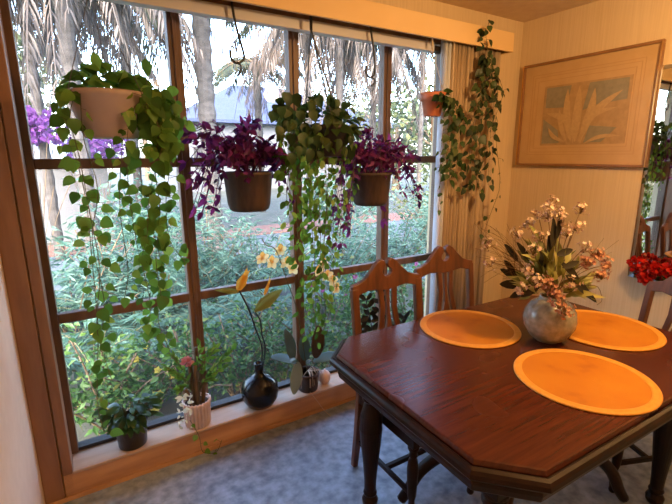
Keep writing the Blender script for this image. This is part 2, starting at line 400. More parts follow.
# valance, blind track, stacked vertical blind
val = MB().span((XL+.01, 1.87, 2.148), (2.455, 1.888, 2.258)).span((2.437, 1.888, 2.148), (2.455, YW, 2.258)).span((XL+.01, 1.888, 2.245), (2.437, YW, 2.258))
tag(val.build('valance', 'valance', bevel=.003, loc=(1.1, 1.88, 2.148)), 'long cream pelmet board above the window', 'valance')
tag(MB().span((-.2, 1.985, at(300, 29.5, 1.985).z), (1.90, 2.035, at(300, 18, 1.985).z)).build('blind_track', 'track', bevel=.003, loc=(1.1, 2.0, 2.16)), 'pale grey blind track just below the pelmet board, above the window', 'blind track')
bl = thing('vertical_blind', 'beige vertical blind drawn aside and stacked right of the window', 'blind', (2.24, 1.96, 2.19))
x = 1.952; i = 0
while x < 2.405:
    h = MB(); a = R(72 + uni(-9, 9)); hw = .044
    dx, dy = math.cos(a)*hw, math.sin(a)*hw
    nx, ny = -math.sin(a)*.012, math.cos(a)*.012
    p = [(x-dx, 1.958-dy), (x-dx*.4+nx, 1.958-dy*.4+ny), (x+dx*.4+nx, 1.958+dy*.4+ny), (x+dx, 1.958+dy)]
    for k in range(4):
        for z in (.06, 2.195): h.v.append(Vector((p[k][0], p[k][1], z)))
    for k in range(3): h.f.append([2*k, 2*k+2, 2*k+3, 2*k+1])
    sl = h.build('slat', 'sheer' if i < 2 else 'blind', bl, smooth=True)
    so = sl.modifiers.new('solid', 'SOLIDIFY'); so.thickness = .002
    x += .0265; i += 1
MB().tube([(1.975, 1.905, 2.19), (1.975, 1.90, 1.27)], .0035).build('wand', 'cream_cord', bl)

# roof overhang outside, ground
struct(MB().span((-3, YW+.25, 2.46), (7, 2.84, 2.52)).span((-3, 2.80, 2.375), (7, 2.835, 2.5)).build('trim_6', 'fascia'))
struct(MB().span((-14, YW+.25, -.42), (40, 60, -.30)).build('ground', 'ground'))
struct(MB().span((-8, 4.6, -.30), (30, 9.4, -.285)).build('gravel_yard', 'gravel'))
struct(MB().span((-8, 9.4, -.30), (30, 10.6, -.27)).build('brick_path', 'brick'))

# ------------------------------------------------------------------ plant tools
def vine(lf, st, pts, n, L, prof=HEART, wr=.85, stem=.0016, spread=.5, petiole=.03, face=Vector((0, -1, .25)), jit=.55, hang=1.0, start=0.):
    pth = curve(pts, 40)
    st.tube(pth[::2] + [pth[-1]], stem, 4)
    for i in range(n):
        t = start + (1-start)*(i+uni(.1, .9))/n; k = min(len(pth)-2, int(t*(len(pth)-1)))
        p = pth[k].lerp(pth[k+1], rnd.random())
        side = rdir(-.3, .5); side.y *= .6
        q = p + side*petiole*uni(.4, 1.3)
        st.tube([p, q], stem*.6, 3)
        d = (side*spread + Vector((0, 0, -hang))*uni(.4, 1.1) + rdir()*.25)
        nn = face + rdir()*jit
        l = L*uni(.6, 1.08)
        lf.leaf(q, d, nn, l, l*wr*uni(.85, 1.1), prof, uni(.05, .35), uni(.05, .3))

def mound(lf, c, rx, ry, rz, n, L, prof=HEART, wr=.85, zmin=None):
    c = Vector(c)
    for i in range(n):
        d = rdir(-.15, 1)
        p = c + Vector((d.x*rx, d.y*ry, d.z*rz))*uni(.5, 1)
        dd = Vector((d.x, d.y, d.z*.4-.3)) + rdir()*.5
        if zmin is not None: dd.z = max(dd.z, -.15); dd.y = max(dd.y, -.5)
        if zmin is not None and p.z < zmin: p.z = zmin+uni(0, .02)
        nn = Vector((d.x*.5, d.y*.5-.5, .7)) + rdir()*.5
        l = L*uni(.65, 1.25)
        lf.leaf(p, dd, nn, l, l*wr, prof, uni(.05, .4), uni(.1, .4))

def pot_profile(rt, rb, h, lip=.006, wall=.006):
    return [(.0001, 0), (rb*.94, 0), (rb, .004), (rt-lip*.4, h-.02), (rt+lip*.3, h-.018), (rt+lip*.4, h), (rt-wall, h), (rt-wall-.002, h-.03), (rb-wall, .02), (.0001, .02)]

# ------------------------------------------------------------------ hanging plants
# white pot with pothos, first pane
c = Vector((.168, 1.935, 1.595))
t = thing('hanging_plant', 'white hanging pot with long trailing green vines, left end of the window', 'hanging plant', c, 'plants hung in front of the window')
MB().lathe(pot_profile(.142, .098, .168), c, 36).build('pot', 'white_pot', t, smooth=True)
MB().lathe([(.0001, .148), (.13, .15)], c, 20).build('soil', 'soil', t)
top = Vector((.150, 1.935, 2.243)); hg = MB()
for a in (1.4, 3.5, 5.6): hg.tube([c+Vector((.140*math.cos(a), (.140*math.sin(a)), .165)), top-Vector((0, 0, .12))], .0015, 4)
hg.tube([top-Vector((0, 0, .12)), top], .0018, 4)
hg.build('hanger', 'string', t)
lf, st = MB(), MB()
mound(lf, c+Vector((.0, .03, .185)), .14, .09, .075, 95, .055, zmin=c.z+.172)
for u, v in ((94, 52), (145, 58)):
    p = at(u, v, 1.9); lf.leaf(p, (.1, 0, -1), (0, -1, 0), .068, .040, fold=.1); st.tube([p, p+Vector((.0, .02, -.12))], .0015, 4)
vs = [  # left strands, then the thick fall on the right
 ([(72, 88), (64, 110), (74, 150), (86, 200), (92, 260), (98, 330), (97, 400), (104, 432)], 1.87, 30, .055),
 ([(76, 90), (70, 118), (80, 160), (90, 215), (100, 270), (97, 330), (112, 380)], 1.85, 28, .055),
 ([(80, 92), (84, 140), (98, 190), (92, 240), (104, 300), (100, 345)], 1.84, 22, .05),
 ([(140, 92), (128, 130), (128, 180), (136, 240), (150, 300), (148, 330)], 1.83, 34, .05),
 ([(140, 90), (146, 120), (140, 170), (150, 220), (162, 270), (158, 320), (170, 350)], 1.86, 42, .055),
 ([(142, 90), (158, 125), (155, 170), (160, 210), (156, 260), (162, 300)], 1.84, 44, .06),
 ([(142, 88), (168, 108), (172, 150), (166, 200), (170, 240), (185, 262)], 1.86, 36, .055),
 ([(140, 90), (150, 112), (163, 140), (150, 190), (147, 235), (138, 270)], 1.82, 34, .055),
 ([(140, 88), (162, 98), (180, 116), (176, 140)], 1.88, 14, .05),
 ([(130, 95), (122, 150), (120, 210), (128, 270), (124, 300)], 1.85, 18, .042),
]
for pts, y, n, L in vs: vine(lf, st, [at(u, v, y+uni(-.02, .02)) for u, v in pts], n, L)
for i in range(60):
    p = at(uni(141, 178), uni(84, 150), uni(1.82, 1.9)); lf.leaf(p, Vector((uni(-.6, .6), -.2, -1)), Vector((0, -1, .3))+rdir()*.5, .058*uni(.7, 1.2), .05)
lf.build('foliage', 'pothos', t, smooth=True); st.build('stems', 'vine_stem', t)

# purple plants in dark pots
def purple(c, label, n, ext, seed, sprays):
    global rnd
    rnd = random.Random(seed)
    t = thing('hanging_plant', label, 'hanging plant', c, 'plants hung in front of the window')
    MB().lathe([(.0001, 0), (.080, 0), (.092, .008), (.100, .03), (.113, .165), (.119, .168), (.119, .182), (.110, .182), (.107, .15), (.09, .02), (.0001, .02)], c, 36).build('pot', 'coco', t, smooth=True)
    MB().lathe([(.0001, .15), (.105, .153)], c, 20).build('soil', 'soil', t)
    hg = MB(); top = c+Vector((0, 0, .648-.0))
    for a in (.5, 2.6, 4.7): hg.tube([c+Vector((.110*math.cos(a), .110*math.sin(a), .17)), top-Vector((0, 0, .02))], .0007, 3)
    hg.build('hanger', 'string', t)
    lf, st = MB(), MB()
    o = c+Vector((0, 0, .16))
    ends = []
    for i in range(n):                          # upright and spreading stems over the rim
        a = uni(0, 2*PI); out = uni(.02, 1)**.6
        ex = ext[0] if math.cos(a) < 0 else ext[1]
        x, y = math.cos(a)*ex*out*.75, min(.1, math.sin(a)*.17*out)
        ends.append((o+Vector((x, y, uni(-.02, .24)*(1-.45*out)+.01)), uni(.04, .12)))
    for u0, v0, u1, v1, k in sprays:            # trailing bunches beside the pot
        for q in range(k): ends.append((at(uni(u0, u1), uni(v0, v1), c.y+uni(-.10, .06)), uni(.06, .13)))
    for e, pk in ends:
        if e.y < c.y and abs(e.x-c.x) < .125 and e.z < c.z+.16: continue
        m = o.lerp(e, .55); m.z = max(o.z+.03, m.z)+pk
        pth = curve([o+Vector(((e.x-o.x)*.12, (e.y-o.y)*.12, 0)), m, e], 10)
        st.tube(pth, .0017, 4)
        L_ = len(pth)
        for k in range(3, L_):
            tg = (pth[k]-pth[k-1]).normalized(); sd = perp(tg)
            if rnd.random() < .5: sd = tg.cross(sd)
            for sgn in (-1, 1):
                if rnd.random() < .42: continue
                l = uni(.030, .056)*(1 if k < L_-1 else .8)
                lf.leaf(pth[k], tg*.5+sd*sgn*.8+rdir()*.5, Vector((0, -.8, .4))+rdir()*.8, l, l*.48, LANCE, uni(.2, .6), uni(0, .3))
        lf.leaf(pth[-1], tg+rdir()*.4, Vector((0, -.8, .4))+rdir()*.6, uni(.035, .06), .024, LANCE, .3, .1)
    lf.build('foliage', 'purple', t, smooth=True); st.build('stems', 'purple', t)
    return t
purple(Vector((.722, 1.96, 1.272)), 'purple leaved plant in a dark hanging pot, left of the green middle one', 40, (.30, .22), 3, [(186, 122, 200, 165, 7), (188, 165, 222, 215, 13), (276, 150, 292, 205, 7), (240, 118, 262, 135, 4)])
purple(Vector((1.440, 1.965, 1.252)), 'purple leaved plant in a dark hanging pot, right of the green middle one', 38, (.28, .28), 8, [(326, 185, 352, 246, 16), (398, 150, 421, 205, 13), (376, 208, 392, 222, 3), (352, 130, 372, 145, 3)])
rnd = random.Random(5)

# hooks the purple plants hang from
def hook(px, lab):
    o = tag(bpy.data.objects.new('ceiling_hook', None), lab, 'hook', 'black iron hooks under the pelmet board'); C.objects.link(o)
    P = [at(u, v, 1.955) for u, v in px[0]]
    o.location = P[0]
    m = MB().tube(curve(P, 30), .0056, 6); m.build('shank', 'wire', o, smooth=True)
    P2 = [at(u, v, 1.955) for u, v in px[1]]
    MB().tube(curve(P2, 20), .0042, 6).build('ring', 'wire', o, smooth=True)
hook([[(231.5, 2), (236, 26), (244, 55), (242, 61), (236, 63), (231, 58), (230, 50)], [(237, 62), (241, 66), (240, 72), (237, 76)]], 'black iron hook hanging over the left purple plant')
hook([[(370, 24), (373, 45), (375, 68), (373, 76), (369, 77), (366, 72), (366.5, 66)], [(369, 77), (374, 79), (375, 83), (371, 86)]], 'black iron hook hanging over the right purple plant')

# green plant in the middle
c = Vector((1.13, 1.925, 1.52))
t = thing('hanging_plant', 'bushy green vine in a hanging pot at the middle mullion', 'hanging plant', c, 'plants hung in front of the window')
MB().lathe(pot_profile(.115, .085, .15), c, 32).build('pot', 'dark_pot', t, smooth=True)
MB().lathe([(.0001, .13), (.102, .133)], c, 20).build('soil', 'soil', t)
hg = MB(); top = at(311, 22, 1.93)
for a in (.3, 2.4, 4.5): hg.tube([c+Vector((.113*math.cos(a), .113*math.sin(a), .148)), top-Vector((0, 0, .03))], .0036, 5)
hg.tube([top-Vector((0, 0, .035)), Vector((top.x, top.y, 2.243))], .007, 6)
hg.build('hanger', 'wire', t)
lf, st = MB(), MB()
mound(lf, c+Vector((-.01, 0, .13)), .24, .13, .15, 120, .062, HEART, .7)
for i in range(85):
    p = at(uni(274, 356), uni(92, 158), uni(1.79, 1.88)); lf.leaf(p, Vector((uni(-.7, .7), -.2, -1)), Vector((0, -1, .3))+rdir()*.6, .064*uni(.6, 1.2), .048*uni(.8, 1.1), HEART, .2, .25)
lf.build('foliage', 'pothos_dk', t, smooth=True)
lf = MB()
for u0, u1, v1, n in ((286, 284, 178, 20), (292, 290, 222, 26), (300, 296, 262, 36), (306, 304, 316, 40), (312, 310, 336, 46), (318, 316, 348, 46), (324, 322, 330, 44), (330, 326, 318, 36), (336, 334, 290, 34), (344, 340, 236, 30), (350, 348, 200, 20), (308, 300, 240, 28), (326, 332, 262, 30), (316, 320, 280, 30)):
    y = uni(1.83, 1.92); m = (u0+u1)/2
    vine(lf, st, [at(u0, 128, y), at(m+uni(-5, 5), 128+(v1-128)*.35, y), at(m+uni(-5, 5), 128+(v1-128)*.7, y), at(u1, v1, y)], n, .044, OVAL, .62)
lf.build('trailing_foliage', 'pothos', t, smooth=True); st.build('stems', 'vine_stem', t)

# small terracotta pot
c = Vector((1.855, 1.935, 1.745))
t = thing('hanging_plant', 'small terracotta hanging pot with a thin trailing vine, beside the blind', 'hanging plant', c, 'plants hung in front of the window')
MB().lathe([(.0001, 0), (.046, 0), (.049, .004), (.062, .086), (.071, .088), (.073, .130), (.066, .130), (.062, .10), (.04, .01), (.0001, .01)], c, 32).build('pot', 'terra', t, smooth=True)
MB().lathe([(.0001, .11), (.062, .112)], c, 20).build('soil', 'soil', t)
hg = MB(); top = at(432, 46, 1.935)
for a in (.6, 2.7, 4.8): hg.tube([c+Vector((.072*math.cos(a), .072*math.sin(a), .128)), top], .0018, 4)
hg.tube([top, Vector((top.x, top.y, 2.20))], .008, 6)
hg.build('hanger', 'cream_cord', t)
MB().tube([c+Vector((0, 0, .004)), c+Vector((0, 0, -.14))], .005, 5).build('tail_cord', 'cream_cord', t)
lf, st = MB(), MB()
mound(lf, c+Vector((.02, 0, .12)), .07, .07, .05, 16, .04)
for pts, n, L in (([(438, 95), (448, 98), (452, 118), (448, 150), (438, 172)], 28, .05), ([(440, 96), (454, 104), (456, 135), (452, 165), (449, 180)], 34, .056), ([(440, 98), (444, 120), (441, 150), (440, 190), (438, 212)], 11, .034), ([(444, 96), (457, 110), (458, 150), (455, 176)], 28, .056)):
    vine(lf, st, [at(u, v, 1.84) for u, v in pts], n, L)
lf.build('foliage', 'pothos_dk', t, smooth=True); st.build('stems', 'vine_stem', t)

# long vine over the pelmet, in front of the blind
p0 = at(488, 24, 1.84)
t = thing('trailing_vine', 'long dark green vine trailing from the pelmet in front of the blind', 'trailing vine', p0)
lf, st = MB(), MB()
for pts, n, L in (([(489, 22), (486, 35), (488, 60), (484, 100), (480, 140), (476, 180)], 26, .054),
                  ([(488, 55), (491, 72), (494, 100), (490, 140), (488, 185)], 42, .06),
                  ([(488, 58), (498, 76), (503, 95), (495, 120), (497, 150), (500, 185), (492, 210), (484, 232), (480, 245)], 22, .034),
                  ([(487, 62), (482, 85), (478, 120), (474, 160), (480, 196)], 34, .058),
                  ([(488, 66), (498, 95), (488, 130), (482, 165), (470, 185), (462, 190)], 34, .054),
                  ([(485, 74), (476, 112), (470, 150), (466, 176)], 18, .05)):
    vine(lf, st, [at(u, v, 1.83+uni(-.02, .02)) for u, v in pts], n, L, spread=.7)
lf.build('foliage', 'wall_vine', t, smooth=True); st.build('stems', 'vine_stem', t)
MB().tube([at(489, 20, 1.852), at(489, 20, 1.88)], .003, 5).build('pin', 'wire', t)

# ------------------------------------------------------------------ on the ledge
ZS = GZ0 + .0005
# dark pot, broad leaves
c = Vector((.118, 2.105, ZS))
t = thing('potted_plant', 'leafy green plant in a plain dark pot, left end of the window ledge', 'potted plant', c)
MB().lathe(pot_profile(.076, .064, .14), c, 30).build('pot', 'dark_pot', t, smooth=True)
MB().lathe([(.0001, .115), (.06, .117)], c, 18).build('soil', 'soil', t)
lf, st = MB(), MB()
for i in range(84):
    a = uni(0, 2*PI); o = c+Vector((0, 0, .12)); tip = Vector((math.cos(a)*uni(.02, .10), math.sin(a)*uni(.01, .06)-.02, uni(.02, .11)))
    st.tube([o+Vector((tip.x*.2, tip.y*.2, 0)), o+tip], .002, 4)
    lf.leaf(o+tip, Vector((math.cos(a), math.sin(a)*.7-.2, uni(-.4, .5))), Vector((0, -.4, 1))+rdir()*.4, uni(.045, .08), uni(.024, .036), OVAL, .2, .35)
lf.build('foliage', 'dark_leaf', t, smooth=True); st.build('stems', 'vine_stem', t)

# ribbed pale pot
c = Vector((.432, 2.10, ZS))
t = thing('potted_plant', 'ribbed pale ceramic pot with brown stems and a pink flower, on the window ledge', 'potted plant', c)
MB().lathe([(.0001, 0), (.058, 0), (.062, .004), (.066, .12), (.070, .125), (.070, .140), (.064, .140), (.06, .115), (.0001, .115)], c, 160, .055, 22).build('pot', 'ribpot', t, smooth=True)
MB().lathe([(.0001, .120), (.062, .122)], c, 18).build('soil', 'soil', t)
st, lf = MB(), MB()
for dx, dy, h in ((-.012, 0, .26), (.012, .01, .30), (.0, -.02, .22), (.03, -.01, .12), (-.03, -.01, .10)):
    o = c+Vector((dx, dy, .12)); st.tube(curve([o, o+Vector((dx*.3, 0, h*.5)), o+Vector((dx*.8, 0, h))], 10), .011, 7)
    for i in range(int(h*70)):
        a = uni(0, 2*PI); p = o+Vector((dx*.4, 0, uni(.03, h)))
        st.tube([p, p+Vector((math.cos(a)*.02, math.sin(a)*.02, .006))], .0016, 3)
st.build('stems', 'bark', t, smooth=True)
st2 = MB()
for u, v in ((168, 352), (174, 372), (232, 350), (222, 368), (215, 348), (208, 352), (178, 388), (226, 358), (212, 378), (200, 346), (164, 366)):
    e = at(u, v, 2.06); o = c+Vector((0, 0, .16))
    pth = curve([o, o.lerp(e, .5)+Vector((0, 0, .03)), e], 10); st2.tube(pth, .002, 4)
    for k in range(4, len(pth)):
        for q in (0, 1):
            lf.leaf(pth[k], (pth[k]-pth[k-1]).normalized()+rdir()*.8, Vector((0, -.6, .6))+rdir()*.5, uni(.025, .05), uni(.014, .022), LANCE, .2, .2)
lf.build('foliage', 'pothos', t, smooth=True); st2.build('twigs', 'vine_stem', t)
fl = MB(); p = at(187, 363, 2.05)
for i in range(26):
    d = rdir(-.2, 1); fl.leaf(p+d*.006, d, rdir(), .028, .02, OVAL, .2, .4)
fl.build('blossom', 'pink_fl', t, smooth=True)
fl = MB()
for i in range(34):
    p = at(uni(178, 191), uni(396, 430), uni(2.02, 2.04)); fl.leaf(p, rdir(), Vector((0, -1, .5))+rdir(), uni(.02, .034), uni(.012, .02), OVAL, .2, .3)
fl.build('pale_foliage', 'white_fl', t, smooth=True)
tr, ts = MB(), MB()
vine(tr, ts, [at(190, 420, 2.025), at(199, 436, 2.02), at(203, 452, 2.018), at(216, 452, 2.018), at(222, 440, 2.02)], 7, .034)
tr.build('trailing_foliage', 'pothos', t, smooth=True); ts.build('trailing_stem', 'vine_stem', t)

# round black vase and its two stems
c = Vector((.777, 2.088, ZS))
vp = [(.0001, 0), (.044, 0), (.075, .012), (.098, .05), (.104, .09), (.098, .128), (.075, .162), (.045, .182), (.026, .196), (.0215, .225), (.023, .25), (.027, .256), (.020, .256), (.016, .22), (.016, .06), (.0001, .05)]
tag(MB().lathe(vp, c, 40).build('vase', 'black_gl', smooth=True, loc=c), 'round black glass bottle vase on the window ledge', 'vase')
def stalk(pts, label, blooms):
    P = [c+Vector((0, 0, .10))] + [at(u, v, y) for u, v, y in pts]
    o = thing('cut_flower', label, 'flower', P[0], 'flowers in the black vase')
    MB().tube(curve(P, 30), [.0045]*31 if False else .0045, 6).build('stem', 'wire', o, smooth=True)
    for nm, mt, u0, v0, u1, v1, W, cu in blooms:
        a, b = at(u0, v0, pts[-1][2]), at(u1, v1, pts[-1][2])
        m = MB(); L = (b-a).length
        m.leaf(a, b-a, Vector((.3, -1, .3)), L, W, LANCE, .7, cu); m.leaf(a, b-a, Vector((-.3, 1, -.3)), L*.95, W, LANCE, .7, cu)
        m.build(nm, mt, o, smooth=True)
stalk([(262, 350, 2.088), (256, 330, 2.07), (249, 310, 2.06), (239, 290, 2.05)], 'tall dark stalk in the round black vase carrying a large orange spike', [('bract', 'orange_bract', 237, 292, 249, 268, .045, .15), ('bract', 'olive_leaf', 240, 292, 215, 290, .03, .1)])
stalk([(265, 350, 2.088), (262, 335, 2.06), (260, 320, 2.05), (255, 312, 2.045)], 'shorter dark stalk in the round black vase carrying an olive green pod', [('bract', 'olive_leaf', 254, 312, 283, 288, .055, -.05), ('bract', 'orange_bract', 264, 296, 271, 277, .018, .1)])

# orchid
c = Vector((1.085, 2.095, ZS))
t = thing('potted_orchid', 'orchid with broad leaves and yellow sprays in a dark pot on the window ledge', 'potted orchid', c)
MB().lathe(pot_profile(.070, .058, .115, .004), c, 24).build('pot', 'coco', t, smooth=True)
MB().lathe([(.0001, .10), (.062, .10)], c, 12).build('bark_mix', 'soil', t)
rt = MB()
for i in range(11):
    a = uni(0, 2*PI); o = c+Vector((0, 0, .118))
    x, y = math.cos(a)*uni(.05, .09), -abs(math.sin(a))*.07
    rt.tube(curve([o, o+Vector((x*.6, y*.7, uni(.0, .03))), o+Vector((x, y, uni(-.05, 0))), o+Vector((x*1.1, y*1.05, uni(-.075, -.04)))], 10), .0016, 4)
rt.tube(curve([at(310, 392, 2.01), at(318, 402, 2.0), at(326, 412, 1.98), at(344, 426, 1.97)], 12), .0014, 4)
rt.build('roots', 'cream_cord', t, smooth=True)
def broad(name, mat, u0, v0, u1, v1, y, W, n, cu=.15):
    a, b = at(u0, v0, y), at(u1, v1, y-.03); m = MB(); m.leaf(a, b-a, n, (b-a).length, W, OVAL, .12, cu)
    o = m.build(name, mat, t, smooth=True); s = o.modifiers.new('solid', 'SOLIDIFY'); s.thickness = .003
    sb = o.modifiers.new('sub', 'SUBSURF'); sb.levels = 1; sb.render_levels = 1
broad('leaf', 'orchid_leaf', 300, 362, 273, 353, 2.06, .095, (0, -.3, 1))
broad('leaf', 'orchid_leaf', 294, 362, 289, 329, 2.08, .095, (.5, -1, .1))
broad('leaf', 'pale_leaf', 298, 360, 294, 396, 2.03, .085, (0, -1, .3), .0)
broad('leaf', 'brown_leaf', 316, 360, 321, 326, 2.07, .10, (0, -1, .1))
broad('leaf', 'orchid_leaf', 306, 362, 304, 336, 2.10, .08, (-.2, -1, .2))
broad('leaf', 'orchid_leaf', 312, 362, 340, 350, 2.07, .08, (0, -.4, 1))
def spray(pts, blooms, name='flower_spike'):
    P = curve([c+Vector((0, 0, .08))] + [at(*q) for q in pts], 40)
    o = MB().tube(P, .0026, 5).build(name, 'vine_stem', t, smooth=True)
    for u, v in blooms:
        p = at(u, v, 2.0+uni(-.03, .03)); m = MB()
        for k in range(5):
            a = 2*PI*k/5+uni(0, .4); d = Vector((math.cos(a), -.25, math.sin(a)))
            m.leaf(p, d, (0, -1, 0), .036*uni(.85, 1.15), .030, OVAL, .1, .15)
        m.ball(p+Vector((0, -.006, 0)), .007, 8, 5)
        m.build('blossom', 'orchid_fl', o, smooth=True)
spray([(303, 345, 2.08), (297, 310, 2.04), (285, 275, 2.0), (276, 250, 1.99), (266, 245, 1.98), (262, 238, 1.98)], [(262, 258), (272, 262), (286, 262), (293, 268), (280, 250)])
spray([(318, 345, 2.08), (330, 310, 2.03), (334, 285, 2.0), (330, 268, 1.99), (322, 262, 1.98)], [(323, 264), (327, 275), (333, 280), (318, 271), (336, 288)])
# small pale gourd behind
gc = Vector((1.205, 2.10, ZS))
tag(MB().lathe([(.0001, 0), (.02, .0), (.034, .018), (.038, .04), (.034, .062), (.02, .078), (.006, .084), (.004, .094), (.0001, .095)], gc, 24).build('gourd', 'gourd', smooth=True, loc=gc), 'small pale pink gourd on the ledge beside the orchid', 'gourd')
# black leaved plant behind the chair
c = Vector((1.56, 2.11, ZS))
t = thing('potted_plant', 'dark leaved potted plant on the window ledge behind the first chair', 'potted plant', c)
MB().lathe(pot_profile(.068, .055, .12), c, 28).build('pot', 'dark_pot', t, smooth=True)
lf, st = MB(), MB()
for pts in ([(372, 365), (372, 330), (366, 300)], [(376, 365), (378, 330), (380, 292)], [(380, 365), (392, 340), (404, 318)], [(374, 365), (366, 345), (360, 322)], [(382, 365), (400, 350), (412, 340)]):
    P = curve([c+Vector((0, 0, .1))]+[at(u, v, 2.08) for u, v in pts], 12); st.tube(P, .004, 5)
    for k in range(3, len(P)):
        for sgn in (-1, 1):
            lf.leaf(P[k], Vector((sgn*.9, -.1, .6))+rdir()*.3, Vector((0, -1, .4))+rdir()*.3, uni(.06, .08), .034, OVAL, .15, .15)
lf.build('foliage', 'black_leaf', t, smooth=True); st.build('stems', 'black_leaf', t)

# ------------------------------------------------------------------ table
TC = Vector((1.522, .978, 0)); TL, TW, CH = 1.45, 1.006, .135
TR = Matrix.Rotation(R(-1.5), 3, 'Z')
def tp(x, y, z): return TC + TR @ Vector((x, y, z))
def octo(ins):
    a, b, c_ = TL/2-ins, TW/2-ins, CH-ins*.41
    return [(-a, -b+c_), (-a+c_, -b), (a-c_, -b), (a, -b+c_), (a, b-c_), (a-c_, b), (-a+c_, b), (-a, b-c_)]
table = thing('dining_table', 'dark mahogany dining table with clipped corners and turned legs', 'table', TC)
def stack(rings):
    m = MB()
    for ins, z in rings:
        for x, y in octo(ins): m.v.append(tp(x, y, z))
    for i in range(len(rings)-1):
        for j in range(8):
            k = (j+1) % 8; m.f.append([8*i+j, 8*i+k, 8*i+8+k, 8*i+8+j])
    m.f.append(list(range(8))[::-1]); m.f.append([8*(len(rings)-1)+j for j in range(8)])
    return m
stack([(.022, .734), (.024, .734), (.028, .7475), (.032, .75)]).build('tabletop', 'table', table)
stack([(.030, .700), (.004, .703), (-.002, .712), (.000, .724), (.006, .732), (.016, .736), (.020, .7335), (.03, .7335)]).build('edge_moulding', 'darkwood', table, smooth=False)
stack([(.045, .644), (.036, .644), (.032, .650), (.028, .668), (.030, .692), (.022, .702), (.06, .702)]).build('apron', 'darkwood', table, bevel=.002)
LEGP = [(.0001, 0), (.020, 0), (.026, .012), (.028, .03), (.020, .05), (.024, .062), (.020, .075), (.021, .12), (.026, .2), (.034, .29), (.039, .36), (.036, .42), (.026, .465), (.022, .48), (.030, .492), (.030, .505), (.024, .512), (.034, .522), (.034, .532), (.0001, .532)]
LX, LY = .553, .318
LEGP = [(r_*1.28, z*1.066) for r_, z in LEGP]
for sx in (-1, 1):
    for sy in (-1, 1):
        b = tp(sx*LX, sy*LY, 0)
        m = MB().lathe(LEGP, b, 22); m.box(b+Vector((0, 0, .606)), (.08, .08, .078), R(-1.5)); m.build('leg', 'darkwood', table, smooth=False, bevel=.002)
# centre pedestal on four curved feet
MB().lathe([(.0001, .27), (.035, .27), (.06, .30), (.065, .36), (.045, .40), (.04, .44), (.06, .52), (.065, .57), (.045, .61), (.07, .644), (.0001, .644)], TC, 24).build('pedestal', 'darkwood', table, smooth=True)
for sx, sy in ((-1, -1), (1, 1), (-1, 1), (1, -1)):
    q = [tp(sx*.43, sy*.25, .022), tp(sx*.405, sy*.235, .07), tp(sx*.36, sy*.21, .17), tp(sx*.28, sy*.16, .255), tp(sx*.17, sy*.10, .305), tp(sx*.02, sy*.02, .32)]
    P = curve(q, 25)
    MB().tube(P, [.022+.010*i_/(len(P)-1) for i_ in range(len(P))], 10).build('curved_foot', 'darkwood', table, smooth=True)

# placemats
def placemat(x, y, r, rz, label):
    c = Vector((x, y, .7505))
    t = thing('placemat', label, 'placemat', c, 'round woven placemats on the table'); 
    MB().lathe([(.0001, 0), (r-.030, 0), (r-.030, .0055), (.0001, .0055)], c, 64).build('centre', 'mat', t)
    MB().lathe([(r-.030, 0), (r-.003, 0), (r, .003), (r-.003, .0068), (r-.009, .0074), (r-.0125, .0055), (r-.016, .0072), (r-.026, .0068), (r-.030, .0058), (r-.030, 0)], c, 64, cap=False).build('rim', 'matrim', t, smooth=True)
placemat(1.485, 1.252, .222, 0, 'round orange straw placemat at the window side of the table, left of the vase')
placemat(1.468, .722, .229, 0, 'round orange straw placemat at the near side of the table, closest to the camera')
placemat(1.985, .922, .236, 0, 'round orange straw placemat behind the vase at the wall end of the table')

# vase and bouquet
vc = Vector((1.668, .985, .7505))
tag(MB().lathe([(.0001, 0), (.05, 0), (.056, .004), (.082, .03), (.101, .068), (.105, .098), (.098, .135), (.078, .165), (.052, .182), (.044, .188), (.047, .197), (.041, .197), (.038, .185), (.06, .165), (.08, .1), (.05, .02), (.0001, .015)], vc, 44).build('vase', 'celadon', smooth=True, loc=vc), 'round grey green glazed vase on the table holding dried flowers', 'vase')
rnd = random.Random(21)
bq = thing('flower_bouquet', 'dried bouquet of pink waxflowers and green leaves in the round grey vase', 'bouquet', vc+Vector((0, 0, .1)))
neck = vc+Vector((0, 0, .19)); stm = MB()
def bp(u, v, off=0):                         # points of the bouquet stand around the vase's own depth
    r = ray(u, v); n = Vector((fwd.x, fwd.y, 0)).normalized()
    k = (vc-EYE).dot(n)+off
    return EYE + r*(k/r.dot(n))
clus = [(552, 203, 0, 16), (548, 214, -.03, 14), (558, 213, .03, 14), (528, 224, .05, 12), (519, 233, .02, 12), (581, 209, .04, 12), (576, 226, .0, 14), (568, 232, -.02, 10), (596, 254, .02, 20), (606, 264, .04, 20), (602, 275, -.02, 18), (590, 262, -.03, 14), (548, 285, -.08, 18), (558, 294, -.09, 18), (536, 280, -.08, 14), (566, 311, -.115, 16), (558, 304, -.115, 14), (527, 268, -.05, 12), (488, 244, .05, 10), (492, 262, .04, 8), (538, 214, .04, 8), (562, 222, -.03, 9), (541, 236, -.02, 9), (533, 250, -.04, 8), (584, 248, .0, 9), (572, 283, -.08, 9), (522, 288, -.05, 8)]
clus = [(u_, v_, o_, int(n_*1.7)) for u_, v_, o_, n_ in clus]
for i, (u, v, off, n) in enumerate(clus):
    e = bp(u, v, off); stm.tube(curve([neck+rdir()*.01, neck.lerp(e, .5)+Vector((0, 0, .03)), e], 10), .0018, 4)
    m = MB()
    for k in range(n):
        p = e + rdir()*uni(.006, .036); d0 = (p-e).normalized()+Vector((0, -.3, .2))
        stm.tube([e-Vector((0, 0, .02)), p], .0009, 3)
        a = perp(d0.normalized()); b = d0.normalized().cross(a)
        for q in range(5):
            an = 2*PI*q/5; m.leaf(p, a*math.cos(an)+b*math.sin(an)+d0.normalized()*.5, d0, .0108, .0098, SMALL, .1, .1)
    m.build('flower_cluster', 'berry' if i in (8, 9, 10, 11, 12, 13, 15, 16) else 'wax_fl', bq)
